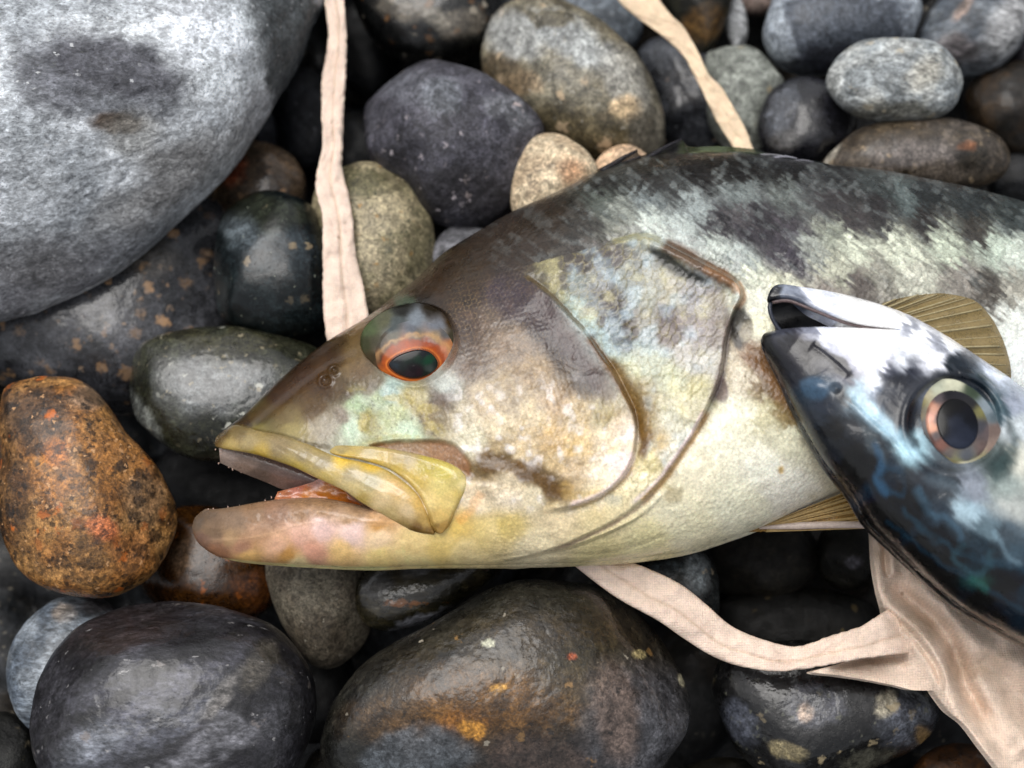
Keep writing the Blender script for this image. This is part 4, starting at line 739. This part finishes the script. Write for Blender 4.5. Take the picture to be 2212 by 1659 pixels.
# ------------------------------------------------------------------ the mackerel
mk_root = P(2050, 1000, 60)
mack = thing('mackerel', 'silver and blue black fish head pointing left across the larger fish', 'fish', mk_root)
M_MK = skin_mat('silver_fish_skin', rough=.3, coat=.4, fine=.2, freq=1.6, crough=.06, metal=.0, var=.15, sss=0)
MT = [(1662,660),(1658,645),(1666,624),(1685,614),(1728,619),(1824,636),(1944,672),(2040,722),(2136,785),(2212,838),(2400,980),(2650,1200)]
MM1 = [(1662,661),(1672,652),(1704,648),(1752,665),(1824,693),(1877,705),(1944,712),(1992,722)]
MM2 = [(1643,735),(1648,724),(1660,717),(1704,709),(1760,706),(1824,707),(1900,710),(1944,713),(1992,722)]
MS = [(1992,722),(2064,768),(2150,850),(2250,960),(2400,1120),(2650,1350)]
MB = [(1643,736),(1648,752),(1660,775),(1685,818),(1709,871),(1747,943),(1786,1005),(1834,1064),(1874,1127),(1928,1179),(2000,1246),(2072,1307),(2144,1350),(2212,1388),(2400,1500),(2650,1640)]
MKC = [(1690,622,'9098a8'),(1664,638,'1c2230'),(1672,625,'3c4454'),(1750,632,'ccd0dc'),(1850,650,'dcdfe8'),(1950,690,'e0e4ec'),(2050,735,'d8dce4'),(2150,800,'c8d0e0'),(1720,650,'70788a'),(1790,672,'c8ccd8'),(1880,694,'dcdce2'),(1960,704,'a0a4b0'),
 (1650,735,'1c2030'),(1680,722,'5c6070'),(1700,740,'30303e'),(1720,745,'382c3c'),(1700,760,'2c2c3c'),(1680,780,'22242f'),(1740,760,'382c3c'),(1720,785,'3c3c50'),(1750,720,'8c90a0'),(1780,718,'c8ccd8'),(1820,725,'dfe2ea'),(1900,730,'e8eaf2'),(1980,735,'e0e2e6'),(2030,748,'a0a4b0'),(2020,770,'d0d2da'),(1790,755,'a8acbc'),(1850,780,'c4c4cc'),(1900,775,'c8c8d4'),(1950,785,'c0c4cc'),(1830,790,'9c9eac'),(1770,770,'606070'),(1830,812,'8c8c98'),(1700,810,'30384c'),(1760,828,'405468'),(1740,850,'304458'),(1800,838,'607080'),(1780,870,'303c50'),(1815,850,'2c3440'),(1850,850,'a0b8c4'),(1885,880,'a8c4d4'),(1920,920,'90b0c0'),(1960,960,'a8ccd8'),(1890,830,'c8ccd4'),(1920,850,'9098a8'),(1930,820,'3c4258'),(1900,860,'687890'),(1960,800,'30364c'),(1930,870,'3c4460'),(1960,900,'202638'),(1740,900,'3c4450'),(1770,960,'303640'),(1800,930,'14181f'),(1850,930,'2c3440'),(1880,960,'505c64'),(1850,970,'181c24'),(1900,960,'303c48'),(1780,1000,'303444'),(1830,1010,'0c1018'),(1850,1040,'0c1424'),(1890,1000,'101820'),(1910,1000,'243c50'),(1905,1060,'14283c'),(1925,1040,'142c40'),(1935,1075,'0a0e16'),(1950,1100,'0c1c2c'),(1880,1080,'10203a'),(2000,1040,'3c4450'),(1980,1080,'20303c'),(2050,1050,'505860'),(2100,1060,'8c94a0'),(1990,1150,'0c1420'),(2030,1110,'3c4c5c'),(2060,1150,'506474'),(2080,1200,'10242c'),(1950,1180,'0c1420'),(2050,1250,'0a121c'),(2100,1240,'12303a'),(2100,1300,'0a1420'),(2150,1200,'30404c'),(2180,1300,'0c1c30'),(2200,1250,'20384c'),(2090,1105,'9cb4c0'),(2140,1150,'6c8490'),(2190,1200,'4c6474'),(2180,1100,'a8aca8'),(2170,1150,'50606c'),(2120,1180,'2c4454'),(2200,1000,'c0c0b4'),(2200,920,'b4bcc0'),(2190,870,'a0a8b8'),(2120,830,'34505c'),(2060,790,'283848'),(2160,880,'54707c'),(2160,1000,'485c5c'),(2170,1050,'98a4a0'),(2150,1340,'0a1624'),(2060,1290,'1c1c24'),(1960,1210,'1c1a20'),(1900,1150,'14161e')]
def mk_mid(x, y): return 268-.085*(x-1650)-.10*(y-740)
mtc, mbc = catmull(MT, 300)[::6], catmull(MB, 300)[::6]
def mk_z(x, y):
    d = np.minimum(polydist(x, y, mtc)[0], polydist(x, y, mbc)[0]); along = (x-1650)*.8+(y-730)*.6
    T = np.interp(along, [-40, 0, 60, 200, 400, 700], [8, 20, 50, 95, 135, 160]); R = np.interp(along, [-40, 0, 100, 250, 450, 700], [25, 40, 80, 150, 220, 280])
    z = mk_mid(x, y)+T*prof(d/R)
    dn = np.minimum(polydist(x, y, SM(MM1[:-1], 30))[0], polydist(x, y, SM(MM2[:-1], 30))[0]); act = 1-sstep(1900, 1990, x)
    z = z-act*22*(1-prof(dn/14))
    z = z+crease(x, y, [(1985,718),(2030,742),(2060,765),(2055,790),(2080,810)], -6, 12, 2, 12)
    z = z+crease(x, y, [(1752,742),(1780,760),(1810,785),(1838,812)], 5, 14, 4, 12)       # upper jaw bone
    z = z+7*np.exp(-(((x-1765)/30)**2+((y-835)/18)**2))-8*np.exp(-(((x-1806)/9)**2+((y-838)/9)**2))      # nostrils
    r = np.hypot((x-2062)/104, (y-915)/106); z = z-16*(1-sstep(.86, 1.02, r))+5*np.exp(-((r-1.06)/.07)**2)
    z = z+crease(x, y, [(1835,860),(1880,905),(1930,950),(1975,1000)], 4, 12, 3, 12)
    z = z+2*fbm(x/70, y/70, 4, 3)
    return z
def mk_col(x, y):
    sa = 22*fbm((x*.8+y*.6)/40, (-x*.6+y*.8)/6, 61, 3); c = idw(x+.8*sa, y+.6*sa, MKC, warp=9, ws=24, pw=4.4)
    # wavy dark back bars with blue between them
    a = (x-1900)*.8+(y-1100)*.6; b = -(x-1900)*.6+(y-1100)*.8
    d, s, p = polydist(x, y, SM([(1800,920),(1880,1000),(1980,1090),(2080,1170),(2212,1260),(2500,1480)])); back = sstep(-35, 15, d*s)*sstep(1790, 1880, x+.3*(y-1000))
    w = np.sin(a/21+3.0*fbm(x/85, y/85, 3, 2)+b/90); c = mixc(c, '03070d', .92*back*sstep(-.2, .25, w)); c = mixc(c, '245a78', .12*back*sstep(.2, .8, -w)*sstep(-.3, .3, fbm(x/40, y/40, 6, 3)))
    c = mixc(c, '2f6a5c', .5*np.exp(-(((x-2110)/28)**2+((y-1255)/14)**2)))
    for poly, cc, st, so, wp in (([(1648,722),(1700,726),(1760,750),(1815,785),(1838,825),(1790,812),(1740,822),(1700,830),(1670,780)], '1e1e28', .72, 14, 10), ([(1712,737),(1745,735),(1790,755),(1835,790),(1845,815),(1815,812),(1790,785),(1755,775),(1745,790),(1730,775),(1735,755)], '1a141c', .85, 5, 10),
            ([(1648,722),(1662,718),(1668,740),(1690,775),(1672,775),(1655,755)], '0c0e14', .9, 5, 3), ([(1660,640),(1672,622),(1690,618),(1684,634),(1670,650)], '14161e', .9, 5, 3),
            ([(1730,822),(1760,815),(1790,830),(1780,862),(1750,862),(1732,845)], '486a88', .6, 8, 6),
            ([(1930,808),(1990,812),(2060,800),(2120,825),(2155,870),(2110,850),(2040,825),(1990,850),(1965,900),(1990,960),(1960,960),(1905,880),(1900,835)], '1c2230', .85, 9, 10),
            ([(1825,838),(1850,845),(1900,890),(1960,940),(1990,985),(1965,985),(1900,930),(1850,880)], '9cbccc', .5, 9, 10),
            ([(2140,1010),(2180,960),(2175,900),(2200,950),(2190,1010),(2150,1050)], '3c5454', .7, 10, 8)):
        c = mixc(c, cc, mask(x, y, poly, so, wp, 20)*st)
    for line, wd, cc, st in (([(1890,965),(1900,1005),(1896,1039),(1912,1066)], 8, '3a6c94', .75), ([(1912,1010),(1945,1015),(1958,1040),(1945,1065),(1915,1060)], 6, '28506c', .7), ([(1987,1060),(2006,1101),(2054,1125),(2080,1160)], 8, '4c7088', .7),
            ([(1950,1105),(2016,1159),(2088,1197),(2184,1221),(2300,1260)], 7, '30566c', .65), ([(1920,1125),(1990,1190),(2070,1240),(2160,1290),(2260,1340)], 5, '244a62', .6), ([(2085,1175),(2060,1205),(2100,1240),(2135,1225),(2140,1190)], 6, '3a6474', .6), ([(2100,1255),(2130,1272)], 9, '2f7468', .8),
            ([(2150,1150),(2165,1190),(2200,1215)], 7, '7c98a8', .6), ([(2010,1035),(2060,1050),(2110,1095),(2160,1115),(2230,1160)], 11, '708898', .4), ([(1850,900),(1890,950),(1905,1000)], 6, '4c5c64', .6), ([(1830,960),(1850,1010),(1890,1060),(1940,1120)], 5, '000104', .8), ([(1960,1020),(1965,1070),(2000,1110),(2020,1160)], 11, '010308', .85), ([(2040,1150),(2070,1180),(2110,1200)], 8, '010308', .8)):
        xx = x+11*fbm(x/24, y/24, 95, 3); yy = y+11*fbm(x/24, y/24, 99, 3); d, s_, p = polydist(xx, yy, SM(line)); c = mixc(c, cc, .6*st*(1-sstep(wd*.3, wd*1.7, d)))
    g = fbm(x/9, y/9, 3, 3); c = c*(1+.2*g)[..., None]
    fl = sstep(.25, .5, fbm((x*.8+y*.6)/30, (-x*.6+y*.8)/8, 33, 3)); c = mixc(c, '4c5058', .1*fl)
    return np.clip(c*(.8+.55*np.clip(c.mean(-1), 0, .6)/.6)[..., None], .003, .93)
def make_mack():
    n1, n2 = 110, 170
    a = np.vstack([catmull(MM1, n1), catmull(MS, n2)[1:]]); b = np.vstack([catmull(MM2, n1), catmull(MS, n2)[1:]])
    t = catmull(MT, 2000); bt = catmull(MB, 2000)
    def near(c, k, total):   # split an outer contour so that its first part faces the mouth
        i = int(np.argmin(np.hypot(c[:, 0]-k[0], c[:, 1]-k[1])))
        s1 = catmull(c[:i+1:8] if i > 16 else c[:i+1], n1); s2 = catmull(c[i::8], n2)[1:]; return np.vstack([s1, s2])
    to = near(t, (2020, 711), 0); bo = near(bt, (1786, 1005), 0)
    NT_, NB = 60, 130
    def g(p, q, m):
        s = .5-.5*np.cos(np.linspace(0, 1, m)*math.pi); return p[:, None, :]*(1-s)[None, :, None]+q[:, None, :]*s[None, :, None]
    G1, G2 = g(to, a, NT_), g(b, bo, NB); n = len(a)
    i1 = np.arange(n*NT_).reshape(n, NT_); i2 = n*NT_+np.arange(n*NB).reshape(n, NB); i2[n1-1:, 0] = i1[n1-1:, -1]
    XY = np.vstack([G1.reshape(-1, 2), G2.reshape(-1, 2)])
    q = lambda i: np.stack([i[:-1, :-1], i[:-1, 1:], i[1:, 1:], i[1:, :-1]], -1).reshape(-1, 4)
    Q = np.vstack([q(i1), q(i2)]); used = np.unique(Q); rm = np.full(len(XY), -1); rm[used] = np.arange(len(used)); XY = XY[used]; Q = rm[Q]
    X, Y = XY[:, 0], XY[:, 1]; z = mk_z(X, Y); Vt = P(X, Y, z); Vb = Vt.copy(); Vb[:, 2] = (mk_mid(X, Y)-.75*np.maximum(z-mk_mid(X, Y), 0)-4)*U
    V, F = solid(Vt, Vb, Q); c = mk_col(X, Y)
    mesh_np('body', V, F, M_MK, mack, np.vstack([c, c]))
make_mack()
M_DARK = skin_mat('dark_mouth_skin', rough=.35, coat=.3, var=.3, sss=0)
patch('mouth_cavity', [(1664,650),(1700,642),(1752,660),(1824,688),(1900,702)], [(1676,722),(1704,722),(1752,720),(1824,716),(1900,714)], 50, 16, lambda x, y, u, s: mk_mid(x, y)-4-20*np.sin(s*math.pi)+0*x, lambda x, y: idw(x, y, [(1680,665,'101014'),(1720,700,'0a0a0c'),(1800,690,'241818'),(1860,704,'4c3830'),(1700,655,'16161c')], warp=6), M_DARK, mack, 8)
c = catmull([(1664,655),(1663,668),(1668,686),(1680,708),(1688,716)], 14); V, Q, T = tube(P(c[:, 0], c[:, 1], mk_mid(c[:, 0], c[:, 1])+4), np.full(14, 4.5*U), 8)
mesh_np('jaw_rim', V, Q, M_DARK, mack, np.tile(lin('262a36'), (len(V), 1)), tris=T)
c = catmull([(1668,652),(1704,649),(1752,667),(1824,696),(1877,708),(1944,715)], 30); V, Q, T = tube(P(c[:, 0], c[:, 1], mk_z(c[:, 0], c[:, 1]-4)-8), np.linspace(5, 3, 30)*U, 8)
mesh_np('inner_lip', V, Q, M_DARK, mack, np.tile(lin('6c5c5c'), (len(V), 1)), tris=T)
MEZ = float(mk_mid(2062, 915)+120)
def mez(x, y): r = np.hypot((x-2062)/118, (y-915)/118); return np.maximum(MEZ-34+46*np.sqrt(np.clip(1-r*r, 0, 1)), -999)
EO = [(1968,880),(1985,840),(2020,822),(2062,820),(2105,842),(2140,880),(2162,930),(2162,975),(2140,1008),(2100,1016),(2060,1000),(2025,970),(1990,930)]
X, Y, r, Q = polar(EO, 90, 22, (2064, 915)); z = mez(X, Y); Vt = P(X, Y, z).reshape(-1, 3); Vb = P(X, Y, z-24).reshape(-1, 3); V, F = solid(Vt, Vb, Q[:, ::-1])
EOC = [(1975,885,'2c303c'),(1982,865,'8c8450'),(1995,850,'b4ac90'),(1980,920,'1c1c24'),(2000,945,'1c1a20'),(2150,900,'6c7c84'),(2168,950,'a89488'),(2020,830,'b0b4a0'),(2060,826,'c0c0a8'),(2100,842,'50604c'),(2135,880,'8c98a0'),(2150,930,'8c7870'),(2155,970,'a89084'),(2130,1000,'b0a884'),(2090,1010,'c8c4a8'),(2050,995,'8c8460'),(2020,960,'4c4040'),(1995,920,'2c2c34'),(1985,900,'6c5c34')]
c_ = np.clip(idw(X, Y, EOC, warp=6, ws=16), .003, .9).reshape(-1, 3); M_EYE2 = skin_mat('moist_silver_eye', rough=.15, coat=0.0, fine=.04, freq=1.0, crough=.04, metal=.1, var=.1, sss=0)
meye = mesh_np('eye', V, F, M_EYE2, mack, np.vstack([c_, c_]))
disc('iris', ell(2068,920,66,82,-28,14), 1.2, [(2000,890,'7c5c50'),(2014,880,'b8846c'),(2008,900,'c8907c'),(2014,925,'c0886c'),(2022,940,'4c3c40'),(2028,905,'4c444c'),(2030,962,'94685c'),(2022,985,'4c3c40'),(2045,985,'7c7470'),(2060,1003,'9c9c70'),(2090,985,'6c7078'),(2100,1003,'b0ac80'),(2125,975,'806c68'),(2138,930,'7c6c6c'),(2120,920,'5c5c64'),(2122,890,'8c8858'),(2100,865,'3c3c40'),(2075,845,'34343c'),(2050,850,'2c2c34'),(2025,860,'645c60'),(2068,922,'202838')], M_EYE2, meye, mack, mez, c=(2068, 922))
disc('pupil', ell(2068,916,46,58,-18,14), 4.0, [(2040,880,'0c0e18'),(2068,870,'101420'),(2060,920,'2c3448'),(2080,940,'343c50'),(2100,900,'141a2a'),(2070,960,'3c4458'),(2035,920,'0c0e16')], M_EYE2, meye, mack, mez, c=(2068, 916))

# ------------------------------------------------------------------ cotton bag with its straps
M_CL = cloth_mat(); bag_root = P(2050, 1450, -320)
bag = thing('cloth_bag', 'beige cotton bag with long straps trapped under the two fish', 'bag', bag_root)
def ribbon(pts, n, name='strap', seams=(.0,), tw=0, th=11, base='ead3c2', sd=0):
    """pts: (x1,y1,x2,y2,z1,z2) = both edges of the strap and their heights"""
    p = catmull(pts, n); m = 26; s = np.linspace(0, 1, m); t = s*2-1
    X = p[:, None, 0]*(1-s)+p[:, None, 2]*s; Y = p[:, None, 1]*(1-s)+p[:, None, 3]*s; Z = p[:, None, 4]*(1-s)+p[:, None, 5]*s
    u = np.arange(n)[:, None]*np.hypot(*(np.diff(p[:, :2], axis=0).mean(0)))
    fr = 2.2*fbm(u/9+0*s, s*3+0*u, sd, 3); Y = Y+fr*.6; X = X+fr*(np.abs(t) > .9)*.8
    Z = Z+th*.7*np.sqrt(np.clip(1-np.abs(t)**4, 0, 1))+9*fbm(u/60+0*s, s*2.6+0*u, sd+3, 3)+4*fbm(u/16+0*s, s*4+0*u, sd+5, 3)
    line = np.zeros_like(X)
    for k in seams:
        q = t-k-.16*fbm(u/80+0*s, 0*s+0*u, sd+6, 2); Z = Z-5.5*np.exp(-(q/.11)**2)*(.7+.6*fbm(u/60+0*s, 0*s+0*u, sd+8, 2)); line += np.exp(-(q/.07)**2)
    Vt = P(X, Y, Z).reshape(-1, 3); Vb = P(X, Y, Z-th).reshape(-1, 3); V, F = solid(Vt, Vb, gridq(n, m))
    c = lin(base)*(1+.05*fbm(u/30+0*s, s*2+0*u, sd, 3))[..., None]; c = mixc(c, 'b08c64', np.clip(.38*line+.25*np.exp(-((1-np.abs(t))/.05)**2), 0, 1)); c = c.reshape(-1, 3)
    return mesh_np(name, V, F, M_CL, bag, np.vstack([c, c]))
ribbon([(690,-60,738,-60,-120,-110),(700,0,744,0,-110,-100),(708,60,748,60,-100,-90),(706,110,749,112,-95,-85),(695,170,748,165,-90,-95),(694,250,742,250,-90,-95),(696,320,741,310,-90,-95),(683,375,740,365,-90,-100),(684,420,752,415,-85,-100),(696,470,762,470,-85,-95),(697,560,770,550,-85,-95),(697,640,786,620,-85,-90),(700,690,795,670,-80,-85),(712,760,805,720,-90,-90),(740,840,840,770,-130,-130)], 260, seams=(.05,), sd=2)
ribbon([(1310,-60,1400,-60,-150,-150),(1335,0,1420,-10,-150,-150),(1378,40,1448,30,-150,-150),(1430,78,1478,60,-150,-150),(1475,120,1510,115,-150,-145),(1500,165,1532,160,-150,-145),(1525,215,1560,190,-145,-145),(1548,262,1590,240,-145,-140),(1575,305,1614,285,-140,-140),(1600,345,1632,330,-130,-130),(1640,400,1670,385,-120,-120)], 180, seams=(), sd=11, base='e4ccae')
ribbon([(1130,1130,1160,1080,-80,-60),(1200,1190,1260,1160,-72,-60),(1240,1222,1350,1208,-68,-60),(1330,1290,1400,1228,-70,-60),(1420,1340,1470,1262,-75,-65),(1475,1378,1525,1305,-85,-75),(1540,1418,1580,1352,-95,-85),(1610,1442,1650,1382,-95,-90),(1690,1450,1720,1396,-85,-90),(1770,1440,1790,1375,-70,-80),(1850,1425,1860,1352,-60,-70),(1925,1415,1895,1330,-60,-65),(1970,1410,1930,1310,-85,-85)], 240, seams=(-.15,), sd=21)
def make_bag():
    L = [(1868,1095),(1876,1150),(1880,1220),(1890,1280),(1902,1335),(1890,1390),(1820,1430),(1742,1453),(1800,1462),(1856,1470),(1920,1482),(1964,1491),(1990,1477),(2011,1505),(2036,1537),(2072,1566),(2108,1613),(2150,1668),(2230,1780),(2300,1900)]
    R = [(2120,1050),(2160,1080),(2200,1120),(2240,1160),(2260,1200),(2280,1220),(2300,1250),(2320,1270),(2340,1290),(2360,1310),(2380,1330),(2400,1350),(2420,1370),(2440,1400),(2460,1430),(2500,1480),(2550,1540),(2620,1620),(2700,1720),(2800,1900)]
    X, Y, u, s = strip(L, R, 420, 260, ease=False)
    z = -120+10*fbm(X/120, Y/120, 4, 3)+0*X
    z = z+26*(1-np.exp(-((X-1870)/60)**2))
    def ridge(l, h, w):
        d, sd_, p = polydist(X, Y, SM(l)); return h*np.exp(-(d/(w*1.35))**2)*sstep(0, .15, p)*(1-sstep(.85, 1, p))
    z += ridge([(1905,1150),(1900,1210),(1898,1275),(1930,1320),(1975,1362),(2012,1410),(2040,1470),(2062,1530),(2110,1600),(2180,1700)], 26, 20)
    z -= ridge([(1912,1262),(1964,1292),(2018,1336),(2054,1386),(2072,1440),(2095,1495),(2150,1580)], 24, 16)
    z -= ridge([(1880,1320),(1924,1332),(1964,1365),(2000,1408),(2026,1451),(2040,1500)], 15, 7)
    z += ridge([(1960,1230),(2030,1300),(2100,1370),(2212,1440),(2300,1500)], 26, 30)
    z -= ridge([(2000,1230),(2080,1320),(2150,1390),(2212,1425)], 14, 16)
    z += ridge([(2100,1440),(2150,1540),(2230,1640)], 16, 26); z -= ridge([(2110,1400),(2180,1480),(2260,1560)], 12, 22)
    z -= ridge([(1790,1440),(1870,1424),(1945,1420),(1960,1445)], 16, 9)
    z += ridge([(1925,1150),(1925,1200),(1935,1250)], 10, 9); z -= ridge([(1912,1150),(1912,1200),(1915,1250)], 12, 6)
    z += 3*fbm(X/22, Y/22, 9, 3)
    z = -120+(z+120)*1.8; z = z-18*(1-sstep(0, .03, s))
    Vt = P(X, Y, z).reshape(-1, 3); Vb = P(X, Y, z-9).reshape(-1, 3); V, F = solid(Vt, Vb, gridq(420, 260)[:, ::-1])
    c = lin('e6cfbc')*(1+.08*fbm(X/60, Y/60, 7, 4))[..., None]; c = mixc(c, 'a08464', .35*sstep(.1, .6, fbm(X/90, Y/90, 17, 4))); c = c.reshape(-1, 3)
    mesh_np('bag_panel', V, F, M_CL, bag, np.vstack([c, c]))
make_bag()
for o in bpy.data.objects:
    if '_org' in o.keys(): del o['_org']
